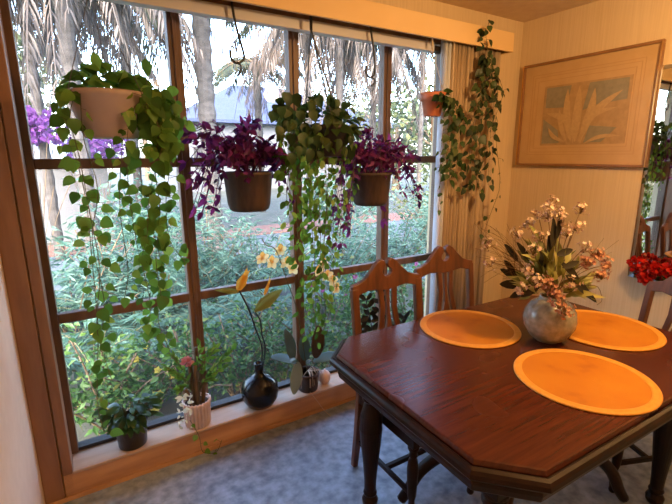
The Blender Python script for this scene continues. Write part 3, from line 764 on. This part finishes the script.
m = MB()
for i in range(150):
    u, v = rnd.choice([(530, 225), (524, 238), (545, 230), (565, 240), (600, 285), (530, 245), (545, 250), (520, 280), (560, 260), (570, 250), (535, 235), (585, 285), (575, 270), (520, 265), (540, 270), (596, 285), (515, 290)])
    e = bp(u+uni(-14, 14), v+uni(-14, 14), uni(-.09, .08)); b0 = neck.lerp(e, uni(.3, .7))
    m.leaf(b0, (e-b0).normalized()+rdir()*.42, Vector((0, -.6, .6))+rdir()*.5, uni(.05, .10), uni(.014, .032), LANCE, .3, uni(0, .4))
m.leaf(bp(588, 282), bp(602, 296)-bp(588, 282), (0, -1, 1), .07, .014, LANCE, .2, .6)
m.build('leaves', 'silk_leaf', bq, smooth=True)
m = MB()
for u0, v0, u1, v1, W, off in ((552, 250, 556, 222, .03, -.03), (565, 275, 592, 293, .035, -.06), (560, 262, 580, 278, .03, -.05), (548, 262, 552, 235, .03, -.03), (556, 255, 572, 250, .03, -.05), (520, 280, 504, 270, .035, .08), (520, 285, 503, 284, .04, .08), (515, 275, 507, 262, .03, .07), (525, 290, 512, 297, .03, .07), (518, 262, 508, 246, .03, .06), (540, 275, 520, 272, .03, .02), (545, 270, 538, 248, .028, -.04), (562, 268, 578, 262, .026, -.06), (570, 280, 598, 300, .03, -.07), (540, 285, 524, 296, .03, -.05), (556, 240, 562, 218, .022, -.03), (530, 262, 520, 244, .026, .0)):
    a, b = bp(u0, v0, off), bp(u1, v1, off); m.leaf(a, b-a, Vector((-.4, -1, .4)), (b-a).length*1.15, W, OVAL, .2, .15)
m.build('dark_leaves', 'silk_dark', bq, smooth=True)
m = MB()
for i in range(46):
    a = bp(uni(515, 535), uni(262, 285), .04); u, v = uni(474, 520), uni(222, 285)
    e = bp(u, v, uni(.02, .1)); mid = a.lerp(e, .55)+Vector((0, 0, uni(0, .04)))
    m.tube(curve([neck.lerp(a, .5), a, mid, e], 9), .0007, 3)
for u, v in ((619, 240), (612, 252), (604, 238)):
    m.tube(curve([neck, bp(580, 270), bp(u, v)], 8), .0008, 3)
m.tube(curve([bp(585, 285), bp(598, 287), bp(602, 300), bp(597, 305)], 10), .0014, 3)
m.build('twigs', 'twig', bq); stm.build('stems', 'twig', bq)

# ------------------------------------------------------------------ chairs
def make_chair(label, loc, rz, sc_=1.0):
    t = thing('dining_chair', label, 'chair', (0, 0, 0), 'carved back dining chairs')
    W = .40                                   # back stands at y=0, seat runs to -y
    def back(x, z, d):                         # raked back: z -> y
        return (x, .055*max(0, (z-.45)/.5)**1.15 + d, z)
    for s in (-1, 1):                          # rear posts: leg and upright in one piece
        x = s*(W/2-.018)
        pts = [(x*1.0, .05, 0), (x, .02, .2), (x, .0, .42)] + [back(x*(1+.05*(z-.45)), z, 0) for z in (.5, .65, .8, .93)]
        m = MB()
        P = [Vector(p) for p in pts]; b = 0
        for i, p in enumerate(P):
            hw = .014 if i == 0 else .018
            for dx, dy in ((-hw, -.014), (hw, -.014), (hw, .014), (-hw, .014)): m.v.append(p+Vector((dx, dy, 0)))
        for i in range(len(P)-1):
            for j in range(4):
                k = (j+1) % 4; m.f.append([4*i+j, 4*i+k, 4*i+4+k, 4*i+4+j])
        m.f.append([3, 2, 1, 0]); m.f.append([4*(len(P)-1)+j for j in range(4)])
        m.build('back_post', 'chair', t, bevel=.004)
    # crest rail with a broken pediment: two scrolls meeting round a pierced eye
    out = [(-.202, .890), (-.200, .945), (-.165, .952), (-.125, .968), (-.085, 1.005), (-.055, 1.036), (-.032, 1.048), (-.012, 1.040), (-.004, 1.022),
           (-.012, 1.008), (-.024, .998), (-.026, .982), (-.014, .968), (0, .964), (.014, .968), (.026, .982), (.024, .998), (.012, 1.008),
           (.004, 1.022), (.012, 1.040), (.032, 1.048), (.055, 1.036), (.085, 1.005), (.125, .968), (.165, .952), (.200, .945), (.202, .890),
           (.16, .900), (.11, .912), (.07, .908), (0, .900), (-.07, .908), (-.11, .912), (-.16, .900)]
    m = MB(); m.prism(out[::-1], lambda a, z, d: back(a, z, d), -.013, .013)
    m.build('crest_rail', 'chair', t, bevel=.004)
    # pierced lyre splat: two bowed outer ribs, a vase shaped centre rib
    m = MB()
    prof = [(.915, .043), (.87, .039), (.81, .036), (.75, .044), (.69, .056), (.63, .062), (.57, .055), (.51, .042), (.475, .038)]
    for s in (-1, 1):
        rows = [((s*x-.014), (s*x+.014), z) for z, x in prof]
        m.strip(rows[::-1], lambda a, z, d: back(a, z, d), -.007, .007)
    cen = [(.915, .010), (.85, .008), (.79, .008), (.74, .012), (.69, .024), (.65, .032), (.61, .034), (.57, .028), (.53, .016), (.475, .022)]
    m.strip([(-x, x, z) for z, x in cen][::-1], lambda a, z, d: back(a, z, d), -.007, .007)
    m.build('splat', 'chair', t, bevel=.002)
    MB().prism([(-.18, .455), (.18, .455), (.18, .492), (.10, .50), (-.10, .50), (-.18, .492)], lambda a, z, d: back(a, z, d), -.011, .011).build('back_rail', 'chair', t, bevel=.003)
    # seat frame and seat
    D = .40
    fr = MB()
    fr.span((-W/2+.002, -D, .385), (-W/2+.024, -.012, .44)).span((W/2-.024, -D, .385), (W/2-.002, -.012, .44))
    fr.span((-W/2+.024, -D, .385), (W/2-.024, -D+.022, .44)).span((-W/2+.036, -.01, .385), (W/2-.036, .012, .44))
    fr.build('seat_frame', 'darkwood', t, bevel=.003)
    sm = MB().span((-W/2+.012, -D+.006, .44), (W/2-.012, -.016, .466)); sm.build('seat', 'seat', t, bevel=.012, seg=3)
    pp = MB().tube([(-W/2+.006, -.02, .444), (-W/2+.006, -D+.004, .444), (W/2-.006, -D+.004, .444), (W/2-.006, -.02, .444)], .005, 6); pp.build('piping', 'piping', t, smooth=True)
    for s in (-1, 1):
        x, y = s*(W/2-.022), -D+.022
        pr = [(.0001, 0), (.013, 0), (.017, .01), (.014, .03), (.018, .05), (.015, .07), (.013, .13), (.018, .15), (.022, .22), (.024, .28), (.019, .32), (.013, .335), (.020, .345), (.014, .355), (.024, .375), (.024, .386), (.0001, .386)]
        m = MB().lathe(pr, (x, y, 0), 16); m.build('leg', 'darkwood', t, smooth=True)
    sr = MB()
    for s in (-1, 1): sr.box((s*(W/2-.02), -D/2+.02, .16), (.018, D-.03, .022))
    sr.box((0, -D/2, .16), (W-.05, .02, .022)); sr.build('stretcher', 'darkwood', t, bevel=.003)
    t.location = loc; t.rotation_euler = (0, 0, rz); t.scale = (sc_,)*3
    return t
chA = make_chair('carved back wooden chair at the window side, nearer the table corner', (1.238, 1.50, 0), R(-1))
def chair_copy(label, loc, rz, s=1.0):
    o = copy_tree(chA); o['label'] = label; o.location = loc; o.rotation_euler = (0, 0, rz); o.scale = (s,)*3; return o
chair_copy('carved back wooden chair at the window side, nearer the beige blind', (1.685, 1.565, 0), R(-3))
chair_copy('wooden chair at the wall end of the table, below the mirror', (2.365, .80, 0), R(-112), .94)

# ------------------------------------------------------------------ right wall: picture, mirror, red flowers
py0, py1, pz0, pz1, px_ = 1.17, 2.0, 1.45, 2.115, XR
pic = thing('framed_picture', 'large framed picture of pale strelitzia leaves on the right wall', 'picture', (px_-.002, (py0+py1)/2, pz0))
f = MB(); tk = .016
f.span((px_-.03, py0, pz0), (px_-.002, py1, pz0+tk)).span((px_-.03, py0, pz1-tk), (px_-.002, py1, pz1))
f.span((px_-.03, py0, pz0+tk), (px_-.002, py0+tk, pz1-tk)).span((px_-.03, py1-tk, pz0+tk), (px_-.002, py1, pz1-tk))
f.build('frame', 'frwood', pic, bevel=.003)
MB().span((px_-.032, py0+.001, pz0+.002), (px_-.028, py0+.008, pz1-.002)).build('gilt_edge', 'gold', pic)
MB().span((px_-.032, py1-.008, pz0+.002), (px_-.028, py1-.001, pz1-.002)).build('gilt_edge', 'gold', pic)
MB().span((px_-.016, py0+tk, pz0+tk), (px_-.004, py1-tk, pz1-tk)).build('mount', 'board', pic)
ln = MB()
def rect(m, a0, a1, b0, b1, t_, x0, x1):
    m.span((x0, a0, b0), (x1, a1, b0+t_)).span((x0, a0, b1-t_), (x1, a1, b1)).span((x0, a0, b0+t_), (x1, a0+t_, b1-t_)).span((x0, a1-t_, b0+t_), (x1, a1, b1-t_))
for ins in (.075, .092, .118): rect(ln, py0+ins, py1-ins, pz0+ins*.98, pz1-ins*.98, .0035, px_-.0172, px_-.0158)
ln.build('mount_line', 'board2', pic)
ay0, ay1, az0, az1 = 1.30, 1.83, 1.585, 1.96
MB().span((px_-.0185, ay0, az0), (px_-.0155, ay1, az1)).build('print', 'artbg', pic)
g = MB(); X0 = px_-.0195
def patch(m, pts, x=X0): m.prism(pts, lambda a, z, d: (x+d, ay1-a*(ay1-ay0), az0+z*(az1-az0)), 0, .0012)
patch(g, [(.03, .64), (.30, .62), (.34, .97), (.03, .97)]); patch(g, [(.50, .55), (.66, .62), (.97, .66), (.97, .97), (.55, .97)])
patch(g, [(.02, .03), (.25, .03), (.22, .25), (.02, .45)]); patch(g, [(.55, .03), (.75, .03), (.9, .25), (.6, .3)])
g.build('print_grey', 'artgrey', pic)
lf = MB(); X1 = px_-.0215
XK = [0]
def bladeleaf(x0, z0, x1, z1, w, bend=0):
    XK[0] += 1; X1 = px_-.0205-.0004*XK[0]
    L = []; Rr = []; dx, dz = x1-x0, z1-z0; l = math.hypot(dx, dz); nx, nz = -dz/l, dx/l
    for i in range(9):
        t_ = i/8; ww = w*math.sin(PI*min(1, t_*.97+.03))**.8; b_ = bend*math.sin(PI*t_)
        L.append((x0+dx*t_+nx*(ww+b_), z0+dz*t_+nz*(ww+b_))); Rr.append((x0+dx*t_+nx*(b_-ww), z0+dz*t_+nz*(b_-ww)))
    q = len(lf.v); cl = lambda p: (min(.99, max(.01, p[0])), min(.99, max(.01, p[1])))
    for d in (0, .0003):
        for p in L+Rr: a_, z_ = cl(p); lf.v.append(Vector((X1+d, ay1-a_*(ay1-ay0), az0+z_*(az1-az0))))
    for d in (0, 18):
        for i in range(8): lf.f.append([q+d+i, q+d+i+1, q+d+10+i, q+d+9+i])
    for e in (0, 9):
        for i in range(8): lf.f.append([q+e+i, q+e+i+1, q+18+e+i+1, q+18+e+i])
for a in ((.40, .05, .30, .92, .045, .03), (.45, .05, .44, .95, .05, 0), (.50, .05, .62, .88, .05, -.03), (.55, .25, .92, .80, .05, .06), (.38, .3, .05, .55, .05, -.05), (.55, .35, .88, .55, .035, .05), (.36, .02, .22, .62, .03, .03), (.43, .02, .40, .5, .02, 0), (.52, .02, .55, .5, .025, 0), (.57, .02, .95, .12, .03, .05), (.34, .05, .10, .30, .03, .05)): bladeleaf(*a)
lf.build('print_leaves', 'artleaf', pic)

mir = thing('wall_mirror', 'large wall mirror with a polished edge, right of the framed picture', 'mirror', (XR-.002, .65, .81))
my1, my0, mz0, mz1 = 1.185, .15, .815, 1.985
MB().span((XR-.008, my0, mz0), (XR-.002, my1, mz1)).build('backing', 'board2', mir)
m = MB(); bw = .022; xa, xb = XR-.0085, XR-.0125
m.v += [Vector(p) for p in ((xa, my0, mz0), (xa, my1, mz0), (xa, my1, mz1), (xa, my0, mz1), (xb, my0+bw, mz0+bw), (xb, my1-bw, mz0+bw), (xb, my1-bw, mz1-bw), (xb, my0+bw, mz1-bw))]
m.f += [[0, 1, 5, 4], [1, 2, 6, 5], [2, 3, 7, 6], [3, 0, 4, 7], [4, 5, 6, 7]]
m.build('mirror_glass', 'mirror', mir)

# red flowers in a low wall pocket along the foot of the mirror
rf = thing('red_flowers', 'bunch of red artificial geraniums along the lower edge of the mirror', 'flowers', (XR-.02, 1.08, .84))
for u, v, r_ in ((638, 264, .042), (656, 269, .036), (671, 270, .042), (645, 277, .032)):
    p = onx(u, v, 2.70); m = MB()
    for i in range(90):
        d = rdir(); q = p + Vector((d.x*.6, d.y, d.z*.8))*r_*uni(.5, 1)
        m.leaf(q, d+rdir()*.6, d+rdir()*.5, .026, .024, OVAL, .1, .3)
    m.build('blossom', 'red_fl', rf, smooth=True)
m = MB()
for i in range(12):
    p = onx(uni(640, 672), uni(266, 284), 2.72); m.leaf(p, rdir(-.6, .4), Vector((-1, 0, .3)), .04, .03, OVAL, .1, .2)
m.build('leaves', 'dark_leaf', rf, smooth=True)
MB().tube([(XR-.012, 1.15, .825), (XR-.03, 1.09, .82), (XR-.03, .98, .815), (XR-.012, .92, .825)], .004, 5).build('stem', 'vine_stem', rf)

# ------------------------------------------------------------------ garden
rnd = random.Random(77)
def gpt(u, Y):                                # ground point under column u at depth Y
    p = at(u, 200, Y); return Vector((p.x, Y, -.30))
def frond(lf, st, o, d, L, droop, nl, ll, lw, hang=.4, r0=.008, tipup=0):
    d = Vector(d).normalized(); P = []
    for i in range(11):
        t_ = i/10; P.append(Vector(o)+d*(L*t_)+Vector((0, 0, -droop*L*t_*t_)))
    st.tube(P, [r0*(1-.8*i/10) for i in range(11)], 4)
    for i in range(nl):
        t_ = .12+.88*i/nl; k = min(9, int(t_*10)); p = P[k].lerp(P[k+1], t_*10-k); tg = (P[k+1]-P[k]).normalized()
        sd = tg.cross(Vector((0, 0, 1))); sd = sd.normalized() if sd.length > .05 else perp(tg)
        w_ = math.sin(PI*(.12+.8*t_))**.7
        for s in (-1, 1):
            dd = sd*s*.9 + tg*.55 + Vector((0, 0, -hang)) + rdir()*.12
            lf.leaf(p, dd, Vector((0, 0, 1))+rdir()*.3, ll*w_*uni(.85, 1.15), lw, NEEDLE, .2, .2)
def fern(u, Y, n, L, label, h=.15):
    o = gpt(u, Y); t = thing('fern', label, 'fern', o, 'ferns in the garden')
    lf, st = MB(), MB()
    for i in range(n):
        a = 2*PI*i/n+uni(-.3, .3); d = Vector((math.cos(a), math.sin(a)*.8, uni(.8, 1.9)))
        l_ = L*uni(.75, 1.15)
        q = o+Vector((0, 0, h*uni(.3, 1)))
        if (q+d.normalized()*l_).y < 2.5: d.y = abs(d.y)*.2
        frond(lf, st, q, d, l_, uni(.35, .7), 22, .17*L, .022*L, .15, .006)
    st.tube([o, o+Vector((0, 0, h))], .04, 6)
    lf.build('fronds', 'fern', t); st.build('stalks', 'vine_stem', t)
fl_ = 0
for u, Y, n, L, lab in ((70, 3.7, 15, 1.0, 'pale green fern behind the lower left panes'), (118, 4.3, 16, 1.15, 'pale green fern behind the left vines'), (165, 3.6, 15, .95, 'pale green fern between the white hanging pot and the ribbed pot'),
                        (215, 4.4, 16, 1.15, 'tall fern behind the left purple plant'), (255, 3.7, 15, .95, 'fern behind the round black vase'), (90, 5.6, 16, 1.3, 'far fern below the purple bougainvillea'),
                        (185, 5.8, 16, 1.3, 'far fern beyond the second pane'), (330, 4.2, 15, 1.05, 'fern behind the orchid sprays'), (372, 5.2, 15, 1.1, 'fern beyond the right purple plant'), (405, 4.2, 14, .9, 'fern behind the carved chairs'), (40, 5.0, 15, 1.2, 'fern at the far left of the window'), (290, 5.4, 15, 1.2, 'far fern behind the middle mullion')):
    fern(u, Y, n, L, lab)
def shrub(u, Y, w_, h, n, L, mat, label, prof=SMALL, cat='shrub', name='shrub', flowers=None, wr=.5, zlo=-.25):
    o = gpt(u, Y); t = thing(name, label, cat, o, 'garden shrubs')
    lf, st = MB(), MB()
    tips = []
    for i in range(16):
        d = rdir(.15, 1); e = o+Vector((d.x*w_, max(d.y*w_, 2.52-Y), h*uni(.45, 1)*(1-.35*(d.x**2+d.y**2)))); tips.append(e)
        st.tube(curve([o+rdir(0, .1)*.05, o.lerp(e, .5)+Vector((0, 0, .08)), e], 8), .006, 4)
    for i in range(n):
        e = rnd.choice(tips); k = uni(.25, 1.05); p = o.lerp(e, k)+rdir()*w_*.28*uni(.2, 1)+Vector((0, 0, .05))
        if p.z < -.25: p.z = -.25+uni(0, .1)
        if p.z < zlo: p.z = zlo+uni(0, .5)
        if p.y < 2.45: p.y = 2.45+uni(0, .1)
        l = L*uni(.6, 1.3); lf.leaf(p, rdir(-.6, .8), rdir(-.2, 1), l, l*wr, prof, .2, .2)
    lf.build('foliage', mat, t); st.build('branches', 'bark', t)
    if flowers:
        m = MB()
        for i in range(flowers[1]):
            e = rnd.choice(tips)+rdir()*.06
            for q in range(5):
                a = 2*PI*q/5; m.leaf(e, Vector((math.cos(a), -.3, math.sin(a))), (0, -1, .3), .028, .024, SMALL, .1, .2)
        m.build('blossoms', flowers[0], t)
for a in ((78, 2.95, .42, .85, 900, .06, 'shrub', 'leafy shrub with yellow flowers outside the lowest left pane', ('yellow_fl', 14)),
          (128, 3.1, .40, .75, 800, .055, 'shrub', 'leafy green shrub outside behind the dark pot on the ledge', None),
          (176, 3.0, .38, .72, 800, .05, 'shrub', 'leafy green shrub outside behind the ribbed pot', None),
          (228, 2.95, .40, .80, 950, .05, 'shrub', 'dense green shrub outside behind the round black vase', None),
          (272, 3.0, .40, .85, 950, .05, 'shrub', 'dense green shrub outside just left of the orchid', None),
          (318, 2.95, .40, .82, 950, .05, 'shrub', 'dense green shrub outside just behind the orchid', None),
          (362, 3.0, .42, .95, 950, .055, 'shrub', 'tall green shrub outside behind the nearer window side chair', ('magenta_fl', 5)),
          (412, 3.0, .42, .95, 900, .055, 'shrub', 'tall green shrub outside between the two window side chairs', ('magenta_fl', 5)),
          (455, 3.1, .42, .9, 700, .055, 'shrub', 'green shrub outside behind the chair nearest the blind', None)):
    shrub(a[0], a[1], a[2], a[3], a[4], a[5], a[6], a[7], flowers=a[8])
for u, Y, w_, h, lab in ((55, 4.6, .7, 1.5, 'feathery grey green bush beyond the left vines'), (105, 5.0, .7, 1.55, 'feathery grey green bush beyond the white hanging pot'), (150, 4.7, .7, 1.45, 'feathery grey green bush just left of the first mullion'), (205, 5.2, .7, 1.35, 'feathery grey green bush just right of the first mullion'),
                         (255, 5.0, .7, 1.2, 'feathery grey green bush below the left purple plant'), (345, 4.9, .7, 1.3, 'feathery grey green bush below the right purple plant'), (400, 5.0, .7, 1.45, 'feathery grey green bush right of the third mullion'), (440, 5.2, .7, 1.5, 'feathery grey green bush beside the blind')):
    shrub(u, Y, w_, h, 1500, .13, 'fern', lab, prof=NEEDLE, wr=.16)
for xx, yy, w_, h, n_, mt, lab in ((-.9, 3.2, .5, 1.2, 900, 'shrub', 'leafy bush outside left of the window, reflected low in the wall mirror'), (-2.2, 3.5, .8, 1.9, 1300, 'tree_leaf', 'tall bush outside left of the window, reflected in the middle of the wall mirror'), (-4.2, 4.4, 1.2, 2.6, 1500, 'tree_leaf', 'large bush outside left of the window, reflected high in the wall mirror')):
    GP = Vector((xx, yy, -.30)); gpt_ = gpt; gpt = lambda u, Y: GP
    shrub(0, yy, w_, h, n_, .09, mt, lab); gpt = gpt_
shrub(34, 9, .8, 2.9, 900, .12, 'bougain', 'large purple bougainvillea seen left of the white hanging pot', name='bougainvillea', wr=.8, zlo=1.75)
shrub(100, 10, .7, 2.1, 500, .12, 'bougain', 'smaller purple bougainvillea seen below the white hanging pot', name='bougainvillea', wr=.8, zlo=1.45)
shrub(435, 6.5, 1.0, 1.9, 1100, .10, 'tree_leaf', 'yellowish bush beyond the last pane, left of the blind', wr=.6)
shrub(350, 8.5, 1.3, 1.9, 1100, .12, 'fern', 'pale green bush beyond the right purple plant', wr=.5)
shrub(150, 8.8, 1.2, 1.7, 1100, .12, 'fern', 'pale green bush far beyond the second pane', wr=.5)

def palm(u, Y, zc, rt_, label, nf, Lf, dead, lean=0):
    o = gpt(u, Y); t = thing('palm_tree', label, 'palm tree', o, 'palm trees in the garden')
    top_ = Vector((o.x+lean, o.y, zc)); m = MB(); n = 34
    P = [o.lerp(top_, i/n) for i in range(n+1)]
    m.tube(P, [rt_*(1.12 if i % 2 else .94) for i in range(n+1)], 12); m.build('trunk', 'palm_trunk', t)
    lf, st = MB(), MB()
    for i in range(nf):
        a = 2*PI*i/nf*2.4+uni(-.3, .3); d = Vector((math.cos(a), math.sin(a), uni(.05, 1.1)))
        frond(lf, st, top_, d, Lf*uni(.8, 1.15), uni(.5, .9), 44, Lf*.24, Lf*.018, .55, .025)
    lf.build('fronds', 'palm_leaf', t); st.build('stalks', 'bark', t)
    if dead:
        lf = MB(); st = MB()
        for i in range(dead):
            a = uni(0, 2*PI); d = Vector((math.cos(a), math.sin(a), uni(-.5, .25)))
            frond(lf, st, top_-Vector((0, 0, .1)), d, Lf*uni(.45, .8), uni(.9, 1.6), 34, Lf*.22, Lf*.014, 1.6, .02)
        lf.build('dead_fronds', 'dead_frond', t); st.build('dead_stalks', 'dead_frond', t)
palm(88, 6.4, 4.6, .09, 'palm with a skirt of dead fronds beyond the first pane', 18, 2.2, 40)
palm(213, 7.6, 5.4, .14, 'palm with a patterned trunk beyond the second pane', 16, 2.1, 18)
palm(262, 13.5, 4.3, .12, 'small feathery palm in front of the blue roofed house', 18, 2.0, 4)
palm(340, 7.6, 4.8, .07, 'palm with hanging fronds beyond the third pane', 18, 2.2, 40)
palm(418, 9.4, 5.2, .07, 'palm with hanging fronds beyond the last pane', 18, 2.3, 26)
palm(8, 12, 5.6, .12, 'palm at the far left edge of the window', 14, 2.3, 10)

palm(140, 10.5, 5.6, .09, 'palm with a grey skirt standing farther back at the first mullion', 18, 2.6, 30)
palm(52, 9.0, 5.2, .08, 'palm with a grey skirt standing farther back behind the large bougainvillea', 18, 2.6, 34)
palm(310, 11, 5.8, .09, 'palm with a grey skirt standing farther back at the middle mullion', 18, 2.6, 30)
palm(372, 11.5, 5.6, .09, 'palm with a grey skirt standing farther back at the third mullion', 18, 2.6, 26)

def tree(u, Y, zc, w_, h, n, label, L=.35):
    o = gpt(u, Y); t = thing('tree', label, 'tree', o, 'trees beyond the yard')
    st = MB().tube([o, o+Vector((.1, 0, zc*.5)), o+Vector((0, 0, zc))], [.22, .17, .1], 8); lf = MB()
    for i in range(9):
        d = rdir(-.1, 1); st.tube([o+Vector((0, 0, zc*.6)), o+Vector((d.x*w_*.7, d.y*w_*.7, zc+d.z*h*.6))], .05, 5)
    for i in range(n):
        d = rdir(); p = o+Vector((0, 0, zc))+Vector((d.x*w_, d.y*w_, d.z*h))*uni(.35, 1)**.5*(.75+.25*math.sin(5*d.x+3*d.z))
        l = L*uni(.6, 1.3); lf.leaf(p, rdir(), rdir(-.2, 1), l, l*.5, SMALL, .2, .2)
    lf.build('crown', 'tree_leaf', t); st.build('trunk', 'bark', t)
tree(40, 20, 4.2, 4.2, 3.4, 1500, 'broad tree far off beyond the first pane')
tree(150, 37, 5.0, 3.8, 3.0, 1300, 'round tree far off between the first and second panes')
tree(335, 38, 6.0, 4.8, 3.8, 1500, 'tall tree far off behind the house, third pane')
tree(395, 18, 3.4, 3.2, 2.8, 1500, 'bushy tree far off beyond the third mullion')
tree(440, 15, 3.0, 2.6, 2.6, 1400, 'bushy tree far off beside the blind')
tree(-10, 16, 3.6, 3.0, 3.0, 900, 'tree far off at the left jamb')

# house across the yard
hY = 23; a = at(175, 150, hY); b = at(400, 150, hY)
hs = thing('house', 'white house with a blue grey hipped roof across the yard', 'house', ((a.x+b.x)/2, hY+3, -.30))
ez = at(245, 121, hY).z; rz_ = at(245, 86, hY+3).z
MB().span((a.x+.5, hY, -.30), (b.x-.5, hY+6, ez)).build('walls', 'stucco', hs)
r = MB(); x0, x1, y0, y1 = a.x, b.x, hY-.5, hY+6.5
k0, k1 = at(232, 86, hY+3).x, at(285, 86, hY+3).x
r.v += [Vector(p) for p in ((x0, y0, ez), (x1, y0, ez), (x1, y1, ez), (x0, y1, ez), (k0, hY+3, rz_), (k1, hY+3, rz_), (x0, y0, ez-.15), (x1, y0, ez-.15), (x1, y1, ez-.15), (x0, y1, ez-.15))]
r.f += [[0, 1, 5, 4], [1, 2, 5], [2, 3, 4, 5], [3, 0, 4], [6, 7, 1, 0], [7, 8, 2, 1], [8, 9, 3, 2], [9, 6, 0, 3], [9, 8, 7, 6]]
r.build('roof', 'roofblue', hs)
for u in (205, 240, 300, 350):
    q = at(u, 140, hY); MB().span((q.x-.6, hY-.05, .9), (q.x+.6, hY+.02, 2.0)).build('window', 'gasket', hs)
# shed with a pale ribbed roof under the bougainvillea
q = at(58, 154, 11)
sh = thing('garden_shed', 'low shed with a pale ribbed metal roof below the large bougainvillea', 'shed', (q.x, 11.5, -.30))
MB().span((q.x-.9, 11.1, -.30), (q.x+.9, 12.6, 1.45)).build('walls', 'stucco', sh)
r = MB()
for i in range(22):
    x = q.x-1.0+i*2.0/21; mt = Matrix.Rotation(R(14), 3, 'X'); r.box((x, 11.85, 1.66), (.06 if i % 2 else .097, 1.9, .05 if i % 2 else .03), mat=mt)
r.build('roof', 'ribmetal', sh)

# ------------------------------------------------------------------ light
wd = bpy.data.worlds.new('sky'); sc.world = wd; wd.use_nodes = True
nt = wd.node_tree; nt.nodes.clear()
o = nt.nodes.new('ShaderNodeOutputWorld'); bg = nt.nodes.new('ShaderNodeBackground'); sk = nt.nodes.new('ShaderNodeTexSky')
sk.sky_type = 'NISHITA'; sk.sun_disc = False; sk.sun_elevation = R(38); sk.sun_rotation = R(215); sk.air_density = 1.0; sk.dust_density = 3.0; sk.ozone_density = 1.5
nt.links.new(sk.outputs[0], bg.inputs[0]); nt.links.new(bg.outputs[0], o.inputs[0]); bg.inputs[1].default_value = 3.1
def light(kind, name, loc, power, colr, size=.1, target=None):
    l = bpy.data.lights.new(name, kind); ob = bpy.data.objects.new(name, l); C.objects.link(ob)
    l.energy = power; l.color = colr
    if kind == 'AREA': l.size = size
    elif kind == 'POINT': l.shadow_soft_size = size
    ob.location = loc
    if target is not None: ob.rotation_euler = (Vector(target)-Vector(loc)).to_track_quat('-Z', 'Y').to_euler()
    return ob
s = light('SUN', 'sun', (0, 0, 10), 1.0, (1, .93, .82)); s.data.angle = R(2)
s.rotation_euler = (Vector((.45, .62, -.70))).to_track_quat('-Z', 'Y').to_euler()
light('POINT', 'dining_lamp', (1.75, .40, 2.10), 66, (1, .57, .22), .07)
light('AREA', 'warm_fill', (.9, -1.4, 2.38), 12, (1, .62, .30), .5, (.9, -1.4, 0))  # added soft warm fill behind the camera, no actual fixture

sc.view_settings.view_transform = 'Standard'; sc.view_settings.look = 'None'; sc.view_settings.gamma = 1; sc.view_settings.exposure = 0
sc.view_settings.use_curve_mapping = False
try:
    sc.cycles.use_denoising = True; sc.cycles.max_bounces = 10; sc.cycles.transparent_max_bounces = 24
    sc.cycles.sample_clamp_indirect = 6; sc.cycles.caustics_reflective = False; sc.cycles.caustics_refractive = False
except Exception: pass
